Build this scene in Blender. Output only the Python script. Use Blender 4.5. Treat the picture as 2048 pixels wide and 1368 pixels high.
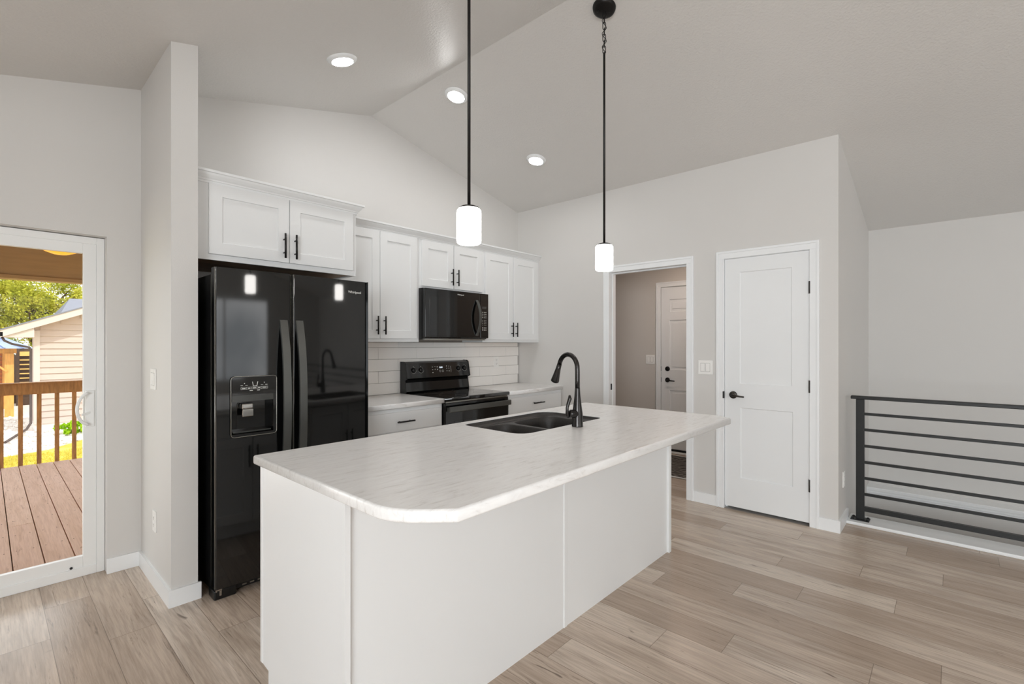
import bpy, bmesh, math, random
from mathutils import Vector, Matrix
from mathutils.geometry import tessellate_polygon
random.seed(7)
scn = bpy.context.scene
for o in list(bpy.data.objects):
    bpy.data.objects.remove(o)
COL = scn.collection
PI = math.pi

# ------------------------------------------------------------------ camera
cam_d = bpy.data.cameras.new('camera')
cam = bpy.data.objects.new('camera', cam_d)
COL.objects.link(cam)
cam_d.sensor_width = 36.0
cam_d.lens = 962.5 / 2048 * 36
cam_d.shift_y = 4.0 / 2048
cam_d.clip_start = 0.02
cam_d.clip_end = 400
cam.location = (0, 0, 1.357)
cam.rotation_euler = (PI / 2, 0, math.radians(42.404 - 90))
scn.camera = cam

# ------------------------------------------------------------------ exposure, sky, sun, daylight fill lamps
scn.view_settings.view_transform = 'Standard'
scn.view_settings.look = 'None'
scn.view_settings.gamma = 1.0
scn.view_settings.use_curve_mapping = False
scn.view_settings.exposure = 0.24
try:
    scn.cycles.use_denoising = True
    scn.cycles.denoiser = 'OPENIMAGEDENOISE'
    scn.cycles.max_bounces = 10
    scn.cycles.diffuse_bounces = 6
    scn.cycles.glossy_bounces = 4
    scn.cycles.transparent_max_bounces = 12
    scn.cycles.sample_clamp_indirect = 6.0
    scn.cycles.caustics_reflective = False
    scn.cycles.caustics_refractive = False
except Exception:
    pass

SKY = 2.6
SUN = 2.6
world = bpy.data.worlds.new('world')
scn.world = world
world.use_nodes = True
wn = world.node_tree
wn.nodes.clear()
w_out = wn.nodes.new('ShaderNodeOutputWorld')
w_bg = wn.nodes.new('ShaderNodeBackground')
w_tc = wn.nodes.new('ShaderNodeTexCoord')
w_no = wn.nodes.new('ShaderNodeTexNoise')
w_no.inputs['Scale'].default_value = 3.0
w_no.inputs['Detail'].default_value = 6.0
w_cr = wn.nodes.new('ShaderNodeValToRGB')
w_cr.color_ramp.elements[0].position = 0.42
w_cr.color_ramp.elements[0].color = (0.34, 0.37, 0.395, 1)
w_cr.color_ramp.elements[1].position = 0.62
w_cr.color_ramp.elements[1].color = (1, 1, 1, 1)
wn.links.new(w_tc.outputs['Generated'], w_no.inputs['Vector'])
wn.links.new(w_no.outputs['Fac'], w_cr.inputs['Fac'])
wn.links.new(w_cr.outputs['Color'], w_bg.inputs['Color'])
w_bg.inputs['Strength'].default_value = SKY
wn.links.new(w_bg.outputs['Background'], w_out.inputs['Surface'])

sun_d = bpy.data.lights.new('sun', 'SUN')
sun_d.energy = SUN
sun_d.angle = math.radians(0.6)
sun_d.color = (1.0, 0.96, 0.91)
sun = bpy.data.objects.new('sun', sun_d)
COL.objects.link(sun)
sun.rotation_euler = Vector((-0.42, 0.50, -0.80)).to_track_quat('-Z', 'Y').to_euler()

def area(name, loc, direction, sx, sy, power, color=(1, 1, 1)):
    d = bpy.data.lights.new(name, 'AREA')
    d.shape = 'RECTANGLE'
    d.size = sx
    d.size_y = sy
    d.energy = power
    d.color = color
    o = bpy.data.objects.new(name, d)
    COL.objects.link(o)
    o.location = loc
    o.rotation_euler = Vector(direction).to_track_quat('-Z', 'Y').to_euler()
    return o
# added fill lamps standing in for daylight at both windows and the sliding door
area('front_window_fill_lamp', (1.6, -5.47, 1.45), (0, 1, 0), 4.2, 1.7, 10, (0.97, 0.98, 0.98))
area('side_window_fill_lamp', (-3.17, -2.20, 1.45), (1, 0, 0), 3.6, 1.7, 182, (0.90, 0.955, 1.0))
area('sliding_door_fill_lamp', (-0.42, 3.88, 1.05), (0, -1, -0.25), 1.5, 1.7, 9, (0.93, 0.97, 1.0))

# ------------------------------------------------------------------ materials
def lin(c):
    c = c / 255.0
    return c / 12.92 if c <= 0.04045 else ((c + 0.055) / 1.055) ** 2.4
def rgb(r, g, b):
    return (lin(r), lin(g), lin(b), 1)

def pm(name, col, rough=0.5, metal=0.0, ior=1.45, bump=None, var=None, emit=None, coat=0.0, stretch=None):
    m = bpy.data.materials.new(name)
    m.use_nodes = True
    nt = m.node_tree
    b = nt.nodes['Principled BSDF']
    b.inputs['Base Color'].default_value = col
    b.inputs['Roughness'].default_value = rough
    b.inputs['Metallic'].default_value = metal
    b.inputs['IOR'].default_value = ior
    if coat:
        b.inputs['Coat Weight'].default_value = coat
        b.inputs['Coat Roughness'].default_value = 0.05
    if bump or var:
        tc = nt.nodes.new('ShaderNodeTexCoord')
        mp = nt.nodes.new('ShaderNodeMapping')
        if stretch:
            mp.inputs['Scale'].default_value = stretch
        nt.links.new(tc.outputs['Object'], mp.inputs['Vector'])
    if var:
        n = nt.nodes.new('ShaderNodeTexNoise')
        n.inputs['Scale'].default_value = var[0]
        n.inputs['Detail'].default_value = 5
        nt.links.new(mp.outputs['Vector'], n.inputs['Vector'])
        cr = nt.nodes.new('ShaderNodeValToRGB')
        cr.color_ramp.elements[0].position = 0.3
        cr.color_ramp.elements[1].position = 0.7
        k = var[1]
        cr.color_ramp.elements[0].color = tuple(max(0, c * (1 - k)) for c in col[:3]) + (1,)
        cr.color_ramp.elements[1].color = tuple(min(1, c * (1 + k)) for c in col[:3]) + (1,)
        if len(var) > 2:
            cr.color_ramp.elements[0].color = var[2]
        nt.links.new(n.outputs['Fac'], cr.inputs['Fac'])
        nt.links.new(cr.outputs['Color'], b.inputs['Base Color'])
    if bump:
        n = nt.nodes.new('ShaderNodeTexNoise')
        n.inputs['Scale'].default_value = bump[0]
        n.inputs['Detail'].default_value = 3
        nt.links.new(mp.outputs['Vector'], n.inputs['Vector'])
        bp = nt.nodes.new('ShaderNodeBump')
        bp.inputs['Strength'].default_value = bump[1]
        bp.inputs['Distance'].default_value = 0.01
        nt.links.new(n.outputs['Fac'], bp.inputs['Height'])
        nt.links.new(bp.outputs['Normal'], b.inputs['Normal'])
    if emit:
        b.inputs['Emission Color'].default_value = emit[0]
        b.inputs['Emission Strength'].default_value = emit[1]
    return m

M = {}
M['wall'] = pm('wall_paint', rgb(215, 213, 210), 0.55, bump=(260, 0.05), var=(1.2, 0.012))
M['hall'] = pm('hall_wall_paint', rgb(206, 201, 195), 0.6, bump=(260, 0.05), var=(1.2, 0.012))
M['ceil'] = pm('ceiling_texture_paint', rgb(220, 218, 215), 0.42, bump=(75, 0.28), var=(1.0, 0.012))
M['trim'] = pm('white_trim_paint', rgb(239, 241, 242), 0.35, var=(2, 0.01))
M['door'] = pm('white_door_paint', rgb(236, 238, 239), 0.38, var=(2, 0.01))
M['cab'] = pm('white_cabinet_paint', rgb(231, 232, 232), 0.32, var=(2, 0.01))
M['cabunder'] = pm('cabinet_underside_wood', rgb(176, 146, 116), 0.5, var=(6, 0.2), stretch=(1, 8, 8))
M['vinyl'] = pm('white_vinyl', rgb(240, 241, 240), 0.3, var=(2, 0.01))
M['plate'] = pm('white_plate_plastic', rgb(243, 242, 239), 0.3, var=(3, 0.01))
M['plateedge'] = pm('plate_slot_plastic', rgb(150, 148, 144), 0.4, var=(3, 0.01))
M['blackmetal'] = pm('matte_black_metal', rgb(34, 32, 31), 0.38, 0.6, var=(20, 0.1))
M['rail'] = pm('black_powder_coated_steel', rgb(38, 39, 39), 0.42, 0.2, bump=(300, 0.1), var=(8, 0.1))
M['bronze'] = pm('dark_bronze_metal', rgb(72, 69, 66), 0.3, 0.9, var=(15, 0.15))
M['hinge'] = pm('dark_nickel_hinge', rgb(62, 60, 57), 0.4, 0.2, var=(15, 0.15))
M['gloss'] = pm('glossy_black_enamel', rgb(12, 12, 12), 0.055, 0.0, 1.66, bump=(240, 0.0015), var=(4, 0.1))
M['gloss2'] = pm('glossy_black_appliance_enamel', rgb(10, 10, 10), 0.06, 0.0, 1.58, var=(4, 0.1))
M['fridgeside'] = pm('black_textured_steel', rgb(16, 16, 16), 0.42, 0.0, 1.5, bump=(420, 0.5), var=(30, 0.3))
M['blackplastic'] = pm('black_plastic', rgb(18, 18, 18), 0.3, 0.0, 1.5, var=(10, 0.1))
M['satinblack'] = pm('satin_black_handle', rgb(104, 105, 102), 0.32, 0.8, var=(6, 0.1))
M['glassblack'] = pm('black_ceramic_glass', rgb(8, 8, 8), 0.04, 0.0, 1.6, var=(4, 0.1))
M['grey'] = pm('grey_gloss_panel', rgb(66, 67, 65), 0.15, 0.3, 1.6, var=(5, 0.1))
M['chrome'] = pm('chrome', rgb(200, 200, 198), 0.12, 1.0, var=(5, 0.02))
M['edge'] = pm('polished_edge_metal', rgb(150, 148, 142), 0.25, 0.9, var=(5, 0.05))
M['ink'] = pm('light_grey_printing', rgb(215, 215, 210), 0.4, var=(5, 0.02))
M['led'] = pm('lit_display_segments', rgb(220, 230, 240), 0.4, var=(5, 0.02), emit=((0.8, 0.9, 1, 1), 1.2))
M['sink'] = pm('dark_composite_sink', rgb(52, 49, 47), 0.4, 0.0, 1.5, bump=(500, 0.15), var=(160, 0.25))
M['faucet'] = pm('black_stainless_faucet', rgb(62, 60, 59), 0.26, 0.9, var=(10, 0.08))
M['lens'] = pm('lit_downlight_lens', rgb(255, 255, 255), 0.4, var=(3, 0.0), emit=((0.99, 0.985, 0.975, 1), 84))
M['opal'] = pm('lit_opal_glass', rgb(255, 252, 248), 0.25, var=(3, 0.0), emit=((1.0, 0.965, 0.925, 1), 13.0))
M['amber'] = pm('lit_amber_glass', rgb(240, 170, 50), 0.3, var=(9, 0.25), emit=((1.0, 0.50, 0.05, 1), 0.55))
M['hallfill'] = pm('hall_fill_glow', rgb(255, 240, 225), 0.4, var=(3, 0.0), emit=((1.0, 0.82, 0.70, 1), 26))  # glow of the added hall fill lamp
M['grout'] = pm('tile_grout', rgb(138, 130, 122), 0.8, var=(30, 0.08))
M['tile'] = pm('white_glazed_tile', rgb(247, 244, 240), 0.14, 0.0, 1.5, bump=(7, 0.05), var=(4, 0.015))
M['porchwood'] = pm('brown_stained_wood', rgb(168, 138, 98), 0.6, var=(3, 0.07), bump=(40, 0.2), stretch=(1, 10, 10))
M['railwood'] = pm('weathered_stained_wood', rgb(172, 126, 74), 0.6, var=(7, 0.28), bump=(50, 0.3), stretch=(6, 6, 1.2))
M['deckdark'] = pm('dark_joist_wood', rgb(60, 42, 32), 0.8, var=(5, 0.1))  # dark brown wood of the porch joists
M['deckscrew'] = pm('rusty_screw_heads', rgb(90, 55, 38), 0.6, 0.3, var=(5, 0.1))
M['siding'] = pm('tan_lap_siding', rgb(196, 178, 169), 0.7, var=(3, 0.04), bump=(60, 0.15), stretch=(1, 1, 8))
M['sidetrim'] = pm('cream_exterior_trim', rgb(206, 192, 184), 0.6, var=(3, 0.03))
M['found'] = pm('white_foundation', rgb(232, 228, 222), 0.8, var=(6, 0.05), bump=(60, 0.2))
M['shingle'] = pm('grey_shingles', rgb(128, 130, 140), 0.85, var=(14, 0.25), bump=(40, 0.6), stretch=(1, 6, 6))
M['metalroof'] = pm('blue_grey_metal_roof', rgb(142, 156, 190), 0.35, 0.3, var=(2, 0.12))
M['brownmetal'] = pm('brown_downspout_metal', rgb(84, 72, 68), 0.5, 0.2, var=(5, 0.1))
M['cedar'] = pm('orange_cedar', rgb(232, 170, 92), 0.6, var=(5, 0.18), bump=(30, 0.2), stretch=(5, 5, 1))
M['cedarslat'] = pm('red_cedar_slats', rgb(196, 116, 62), 0.6, var=(5, 0.2), bump=(30, 0.2), stretch=(1, 5, 5))
M['yellowwood'] = pm('yellow_pine', rgb(236, 190, 110), 0.6, var=(5, 0.15), stretch=(1, 5, 5))
M['darkwood'] = pm('dark_fence_wood', rgb(84, 66, 52), 0.8, var=(5, 0.3), stretch=(1, 5, 5))
M['bark'] = pm('tree_bark', rgb(92, 74, 58), 0.9, bump=(20, 0.8), var=(8, 0.3))
M['soil'] = pm('pale_gravel', rgb(226, 216, 206), 0.9, bump=(60, 1.0), var=(22, 0.3))
M['rock'] = pm('pale_river_rock', rgb(232, 224, 216), 0.8, bump=(20, 0.4), var=(3, 0.25))
M['rug'] = None

def leafmat(name, c1, c2, c3):
    m = bpy.data.materials.new(name)
    m.use_nodes = True
    nt = m.node_tree
    nt.nodes.clear()
    out = nt.nodes.new('ShaderNodeOutputMaterial')
    df = nt.nodes.new('ShaderNodeBsdfDiffuse')
    tr = nt.nodes.new('ShaderNodeBsdfTranslucent')
    mx = nt.nodes.new('ShaderNodeMixShader')
    mx.inputs[0].default_value = 0.4
    tc = nt.nodes.new('ShaderNodeTexCoord')
    n = nt.nodes.new('ShaderNodeTexNoise')
    n.inputs['Scale'].default_value = 1.3
    n.inputs['Detail'].default_value = 8
    n.inputs['Roughness'].default_value = 0.8
    cr = nt.nodes.new('ShaderNodeValToRGB')
    cr.color_ramp.elements[0].position = 0.33
    cr.color_ramp.elements[0].color = c1
    cr.color_ramp.elements[1].position = 0.66
    cr.color_ramp.elements[1].color = c3
    e = cr.color_ramp.elements.new(0.5)
    e.color = c2
    nt.links.new(tc.outputs['Object'], n.inputs['Vector'])
    nt.links.new(n.outputs['Fac'], cr.inputs['Fac'])
    nt.links.new(cr.outputs['Color'], df.inputs['Color'])
    nt.links.new(cr.outputs['Color'], tr.inputs['Color'])
    nt.links.new(df.outputs[0], mx.inputs[1])
    nt.links.new(tr.outputs[0], mx.inputs[2])
    nt.links.new(mx.outputs[0], out.inputs['Surface'])
    return m
M['leaf1'] = leafmat('yellow_green_leaves', rgb(110, 126, 58), rgb(190, 190, 76), rgb(232, 222, 110))
M['leaf2'] = leafmat('mid_green_leaves', rgb(74, 92, 58), rgb(142, 154, 92), rgb(206, 204, 134))
M['leaf3'] = leafmat('olive_leaves', rgb(95, 115, 75), rgb(165, 175, 95), rgb(225, 215, 140))
M['shrubleaf'] = leafmat('lime_shrub_leaves', rgb(120, 170, 30), rgb(175, 215, 40), rgb(220, 240, 80))
M['grass'] = leafmat('dry_lawn_grass', rgb(170, 160, 70), rgb(214, 196, 96), rgb(236, 222, 130))
M['blade'] = leafmat('lawn_blades', rgb(176, 170, 60), rgb(216, 202, 90), rgb(240, 226, 130))

def glassmat():
    m = bpy.data.materials.new('clear_window_glass')
    m.use_nodes = True
    nt = m.node_tree
    nt.nodes.clear()
    out = nt.nodes.new('ShaderNodeOutputMaterial')
    t = nt.nodes.new('ShaderNodeBsdfTransparent')
    t.inputs['Color'].default_value = (0.97, 0.98, 0.97, 1)
    g = nt.nodes.new('ShaderNodeBsdfGlossy')
    g.inputs['Roughness'].default_value = 0.0
    f = nt.nodes.new('ShaderNodeFresnel')
    f.inputs['IOR'].default_value = 1.25
    mx = nt.nodes.new('ShaderNodeMixShader')
    nt.links.new(f.outputs[0], mx.inputs[0])
    nt.links.new(t.outputs[0], mx.inputs[1])
    nt.links.new(g.outputs[0], mx.inputs[2])
    nt.links.new(mx.outputs[0], out.inputs['Surface'])
    return m
M['glass'] = glassmat()

def marble():
    m = bpy.data.materials.new('white_marble_laminate')
    m.use_nodes = True
    nt = m.node_tree
    b = nt.nodes['Principled BSDF']
    b.inputs['Roughness'].default_value = 0.24
    tc = nt.nodes.new('ShaderNodeTexCoord')
    mp = nt.nodes.new('ShaderNodeMapping')
    mp.inputs['Rotation'].default_value = (0, 0, math.radians(47))
    mp.inputs['Scale'].default_value = (1.0, 7.0, 4.0)
    n = nt.nodes.new('ShaderNodeTexNoise')
    n.inputs['Scale'].default_value = 7.0
    n.inputs['Detail'].default_value = 8
    n.inputs['Roughness'].default_value = 0.75
    n.inputs['Distortion'].default_value = 0.7
    cr = nt.nodes.new('ShaderNodeValToRGB')
    cr.color_ramp.elements[0].position = 0.34
    cr.color_ramp.elements[0].color = rgb(222, 220, 217)
    cr.color_ramp.elements[1].position = 0.62
    cr.color_ramp.elements[1].color = rgb(247, 247, 246)
    e = cr.color_ramp.elements.new(0.45)
    e.color = rgb(241, 240, 239)
    nt.links.new(tc.outputs['Object'], mp.inputs['Vector'])
    nt.links.new(mp.outputs['Vector'], n.inputs['Vector'])
    nt.links.new(n.outputs['Fac'], cr.inputs['Fac'])
    nt.links.new(cr.outputs['Color'], b.inputs['Base Color'])
    return m
M['marble'] = marble()

def plankmat(name, tones, dark, rough, seam, width, grain=1.0, length=None, bump=0.12):
    """planks: UV in metres (u along, v across), face attribute rnd"""
    m = bpy.data.materials.new(name)
    m.use_nodes = True
    nt = m.node_tree
    L = nt.links.new
    b = nt.nodes['Principled BSDF']
    b.inputs['Roughness'].default_value = rough
    uv = nt.nodes.new('ShaderNodeUVMap')
    uv.uv_map = 'UVMap'
    at = nt.nodes.new('ShaderNodeAttribute')
    at.attribute_name = 'rnd'
    sp = nt.nodes.new('ShaderNodeSeparateXYZ')
    L(uv.outputs['UV'], sp.inputs[0])
    def mth(op, a, bb=None, c=None):
        x = nt.nodes.new('ShaderNodeMath')
        x.operation = op
        for i, v in enumerate((a, bb, c)):
            if v is None:
                continue
            if isinstance(v, (int, float)):
                x.inputs[i].default_value = v
            else:
                L(v, x.inputs[i])
        return x.outputs[0]
    def comb(x, y, z):
        c = nt.nodes.new('ShaderNodeCombineXYZ')
        for i, v in enumerate((x, y, z)):
            if isinstance(v, (int, float)):
                c.inputs[i].default_value = v
            else:
                L(v, c.inputs[i])
        return c.outputs[0]
    off = mth('MULTIPLY', at.outputs['Fac'], 57.0)
    def noise(su, sv, det, dist=0.0, rgh=0.6, o2=0.0):
        n = nt.nodes.new('ShaderNodeTexNoise')
        n.inputs['Scale'].default_value = 1.0
        n.inputs['Detail'].default_value = det
        n.inputs['Roughness'].default_value = rgh
        n.inputs['Distortion'].default_value = dist
        L(comb(mth('MULTIPLY', sp.outputs[0], su), mth('MULTIPLY', sp.outputs[1], sv), mth('ADD', off, o2)), n.inputs['Vector'])
        return n.outputs['Fac']
    def ramp(f, stops):
        c = nt.nodes.new('ShaderNodeValToRGB')
        c.color_ramp.elements[0].position = stops[0][0]
        c.color_ramp.elements[0].color = stops[0][1]
        c.color_ramp.elements[1].position = stops[-1][0]
        c.color_ramp.elements[1].color = stops[-1][1]
        for p, cl in stops[1:-1]:
            e = c.color_ramp.elements.new(p)
            e.color = cl
        L(f, c.inputs['Fac'])
        return c.outputs['Color']
    def mix(f, a, bb, mode='MIX'):
        x = nt.nodes.new('ShaderNodeMix')
        x.data_type = 'RGBA'
        x.blend_type = mode
        if isinstance(f, float):
            x.inputs[0].default_value = f
        else:
            L(f, x.inputs[0])
        for i, v in ((6, a), (7, bb)):
            if isinstance(v, tuple):
                x.inputs[i].default_value = v
            else:
                L(v, x.inputs[i])
        return x.outputs[2]
    W = (1, 1, 1, 1)
    K = (0, 0, 0, 1)
    base = ramp(at.outputs['Fac'], [(0.0, tones[0]), (0.5, tones[1]), (1.0, tones[2])])
    broad = noise(1.1, 9, 4, 1.2)
    c = mix(ramp(broad, [(0.38, K), (0.68, (0.75, 0.75, 0.75, 1))]), base, tones[3])
    fine = noise(5, 120, 4, 0.3)
    c = mix(ramp(fine, [(0.35, (0.35 * grain,) * 3 + (1,)), (0.6, K)]), c, dark)
    streak = noise(2.0, 30, 6, 1.6, 0.7, 11.0)
    c = mix(ramp(streak, [(0.30, (0.9 * grain,) * 3 + (1,)), (0.42, K)]), c, dark)
    knot = noise(5.5, 15, 2, 0.8, 0.5, 23.0)
    c = mix(ramp(knot, [(0.215, (grain,) * 3 + (1,)), (0.27, K)]), c, dark)
    if seam:
        v = sp.outputs[1]
        u = sp.outputs[0]
        e1 = mth('LESS_THAN', v, seam)
        e2 = mth('GREATER_THAN', v, width - seam)
        s = mth('MAXIMUM', e1, e2)
        if length:
            s = mth('MAXIMUM', s, mth('LESS_THAN', u, seam))
            s = mth('MAXIMUM', s, mth('GREATER_THAN', u, length - seam))
        c = mix(mth('MULTIPLY', s, 0.65), c, dark)
    L(c, b.inputs['Base Color'])
    bp = nt.nodes.new('ShaderNodeBump')
    bp.inputs['Strength'].default_value = bump
    bp.inputs['Distance'].default_value = 0.004
    L(fine, bp.inputs['Height'])
    L(bp.outputs['Normal'], b.inputs['Normal'])
    return m
M['floor'] = plankmat('vinyl_plank_floor', [rgb(184, 164, 146), rgb(207, 189, 172), rgb(224, 210, 195), rgb(168, 149, 132)],
                      rgb(98, 82, 70), 0.27, 0.0013, 0.18, 0.8, 1.22)
M['deck'] = plankmat('pinkish_deck_boards', [rgb(236, 206, 190), rgb(242, 214, 198), rgb(232, 208, 180), rgb(222, 190, 168)],
                     rgb(150, 104, 78), 0.65, 0, 0.139, 0.6)

def rugmat():
    m = bpy.data.materials.new('dark_patterned_mat')
    m.use_nodes = True
    nt = m.node_tree
    b = nt.nodes['Principled BSDF']
    b.inputs['Roughness'].default_value = 0.95
    tc = nt.nodes.new('ShaderNodeTexCoord')
    w = nt.nodes.new('ShaderNodeTexWave')
    w.inputs['Scale'].default_value = 6
    w.inputs['Distortion'].default_value = 14
    w.inputs['Detail'].default_value = 4
    cr = nt.nodes.new('ShaderNodeValToRGB')
    cr.color_ramp.elements[0].color = rgb(44, 42, 40)
    cr.color_ramp.elements[1].color = rgb(118, 112, 106)
    nt.links.new(tc.outputs['Object'], w.inputs['Vector'])
    nt.links.new(w.outputs['Fac'], cr.inputs['Fac'])
    nt.links.new(cr.outputs['Color'], b.inputs['Base Color'])
    return m
M['rug'] = rugmat()

# ------------------------------------------------------------------ mesh helpers
def newbm():
    return bmesh.new()

def quadface(bm, pts):
    return bm.faces.new([bm.verts.new(p) for p in pts])

def box(bm, x0, x1, y0, y1, z0, z1, bev=0.0):
    t = bmesh.new()
    bmesh.ops.create_cube(t, size=1.0)
    for v in t.verts:
        v.co = Vector(((x0 + x1) / 2 + v.co.x * (x1 - x0), (y0 + y1) / 2 + v.co.y * (y1 - y0), (z0 + z1) / 2 + v.co.z * (z1 - z0)))
    if bev > 0:
        bmesh.ops.bevel(t, geom=list(t.edges), offset=bev, segments=2, profile=0.5, affect='EDGES')
    merge(bm, t)
    return bm

def merge(bm, t, mat=None):
    vm = {}
    for v in t.verts:
        vm[v] = bm.verts.new(mat @ v.co if mat else v.co)
    for f in t.faces:
        try:
            nf = bm.faces.new([vm[v] for v in f.verts])
            nf.smooth = f.smooth
        except ValueError:
            pass
    t.free()

def bar(bm, p0, p1, w, h, up=(0, 0, 1), bev=0.0):
    """rectangular bar from p0 to p1, w across, h along up"""
    p0 = Vector(p0); p1 = Vector(p1)
    d = p1 - p0
    L = d.length
    d.normalize()
    u = Vector(up)
    s = d.cross(u).normalized()
    u = s.cross(d).normalized()
    t = bmesh.new()
    box(t, 0, L, -w / 2, w / 2, -h / 2, h / 2, bev)
    mt = Matrix(((d.x, s.x, u.x, p0.x), (d.y, s.y, u.y, p0.y), (d.z, s.z, u.z, p0.z), (0, 0, 0, 1)))
    if mt.determinant() < 0:
        mt = Matrix(((d.x, -s.x, u.x, p0.x), (d.y, -s.y, u.y, p0.y), (d.z, -s.z, u.z, p0.z), (0, 0, 0, 1)))
    merge(bm, t, mt)

def tube(bm, pts, rad, seg=16, caps=True, flat=1.0):
    pts = [Vector(p) for p in pts]
    n = len(pts)
    if not hasattr(rad, '__len__'):
        rad = [rad] * n
    t0 = (pts[1] - pts[0]).normalized()
    a = Vector((0, 0, 1)) if abs(t0.z) < 0.9 else Vector((1, 0, 0))
    s = t0.cross(a).normalized()
    rings = []
    for i, p in enumerate(pts):
        if i == 0:
            t = (pts[1] - pts[0]).normalized()
        elif i == n - 1:
            t = (pts[-1] - pts[-2]).normalized()
        else:
            t = ((pts[i + 1] - p).normalized() + (p - pts[i - 1]).normalized()).normalized()
        s = (s - t * s.dot(t)).normalized()
        u = t.cross(s)
        rings.append([bm.verts.new(p + (s * math.cos(2 * PI * k / seg) * flat + u * math.sin(2 * PI * k / seg)) * rad[i]) for k in range(seg)])
    for a, b in zip(rings, rings[1:]):
        for k in range(seg):
            f = bm.faces.new([a[k], a[(k + 1) % seg], b[(k + 1) % seg], b[k]])
            f.smooth = True
    if caps:
        bm.faces.new(list(reversed(rings[0])))
        bm.faces.new(rings[-1])

def ring_tube(bm, pts, r, seg=8):
    pts = [Vector(p) for p in pts]
    n = len(pts)
    rings = []
    c = sum(pts, Vector()) / n
    nrm = (pts[1] - pts[0]).cross(pts[n // 2] - pts[0]).normalized()
    for i, p in enumerate(pts):
        t = (pts[(i + 1) % n] - pts[i - 1]).normalized()
        s = nrm
        u = t.cross(s).normalized()
        rings.append([bm.verts.new(p + (s * math.cos(2 * PI * k / seg) + u * math.sin(2 * PI * k / seg)) * r) for k in range(seg)])
    for i in range(n):
        a, b = rings[i], rings[(i + 1) % n]
        for k in range(seg):
            f = bm.faces.new([a[k], a[(k + 1) % seg], b[(k + 1) % seg], b[k]])
            f.smooth = True

def lathe(bm, prof, origin=(0, 0, 0), axis=(0, 0, 1), seg=32, smooth=True):
    """prof: list of (radius, height) along axis"""
    ax = Vector(axis).normalized()
    a = Vector((1, 0, 0)) if abs(ax.x) < 0.9 else Vector((0, 1, 0))
    s = (a - ax * a.dot(ax)).normalized()
    u = ax.cross(s)
    o = Vector(origin)
    rings = []
    for r, h in prof:
        if r < 1e-6:
            rings.append([bm.verts.new(o + ax * h)])
        else:
            rings.append([bm.verts.new(o + ax * h + (s * math.cos(2 * PI * k / seg) + u * math.sin(2 * PI * k / seg)) * r) for k in range(seg)])
    for A, B in zip(rings, rings[1:]):
        for k in range(seg):
            k2 = (k + 1) % seg
            if len(A) == 1 and len(B) == 1:
                continue
            if len(A) == 1:
                f = bm.faces.new([A[0], B[k2], B[k]])
            elif len(B) == 1:
                f = bm.faces.new([A[k], A[k2], B[0]])
            else:
                f = bm.faces.new([A[k], A[k2], B[k2], B[k]])
            f.smooth = smooth

def prism(bm, poly, lo, hi, axis='z'):
    """extrude polygon (list of 2d) along axis. axis z: (x,y); axis y: (x,z); axis x: (y,z)"""
    def P(p, h):
        if axis == 'z':
            return (p[0], p[1], h)
        if axis == 'y':
            return (p[0], h, p[1])
        return (h, p[0], p[1])
    A = [bm.verts.new(P(p, lo)) for p in poly]
    B = [bm.verts.new(P(p, hi)) for p in poly]
    n = len(poly)
    bm.faces.new(list(reversed(A)))
    bm.faces.new(B)
    for i in range(n):
        bm.faces.new([A[i], A[(i + 1) % n], B[(i + 1) % n], B[i]])

def rrect(x0, x1, y0, y1, r, n=6):
    pts = []
    rs = r if hasattr(r, '__len__') else (r,) * 4
    for (cx, cy, a0, rr) in ((x1 - rs[0], y1 - rs[0], 0, rs[0]), (x0 + rs[1], y1 - rs[1], 90, rs[1]), (x0 + rs[2], y0 + rs[2], 180, rs[2]), (x1 - rs[3], y0 + rs[3], 270, rs[3])):
        for k in range(n + 1):
            a = math.radians(a0 + 90 * k / n)
            pts.append((cx + rr * math.cos(a), cy + rr * math.sin(a)))
    return pts

def offset_poly(poly, d):
    """inward offset of a counter clockwise polygon"""
    n = len(poly)
    out = []
    for i in range(n):
        p0 = Vector(poly[i - 1]); p = Vector(poly[i]); p1 = Vector(poly[(i + 1) % n])
        e0 = (p - p0); e1 = (p1 - p)
        if e0.length < 1e-9:
            e0 = e1
        if e1.length < 1e-9:
            e1 = e0
        e0.normalize(); e1.normalize()
        n0 = Vector((-e0.y, e0.x)); n1 = Vector((-e1.y, e1.x))
        m = (n0 + n1)
        m.normalize()
        k = max(0.35, m.dot(n0))
        out.append(tuple(p + m * d / k))
    return out

def fill(bm, loops):
    """fill polygon with holes; loops: lists of BMVert, flat in z"""
    tess = tessellate_polygon([[v.co for v in lp] for lp in loops])
    flat = [v for lp in loops for v in lp]
    for t in tess:
        try:
            bm.faces.new([flat[i] for i in t])
        except ValueError:
            pass

def bridge(bm, A, B, smooth=False):
    n = len(A)
    for i in range(n):
        f = bm.faces.new([A[i], A[(i + 1) % n], B[(i + 1) % n], B[i]])
        f.smooth = smooth

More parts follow.
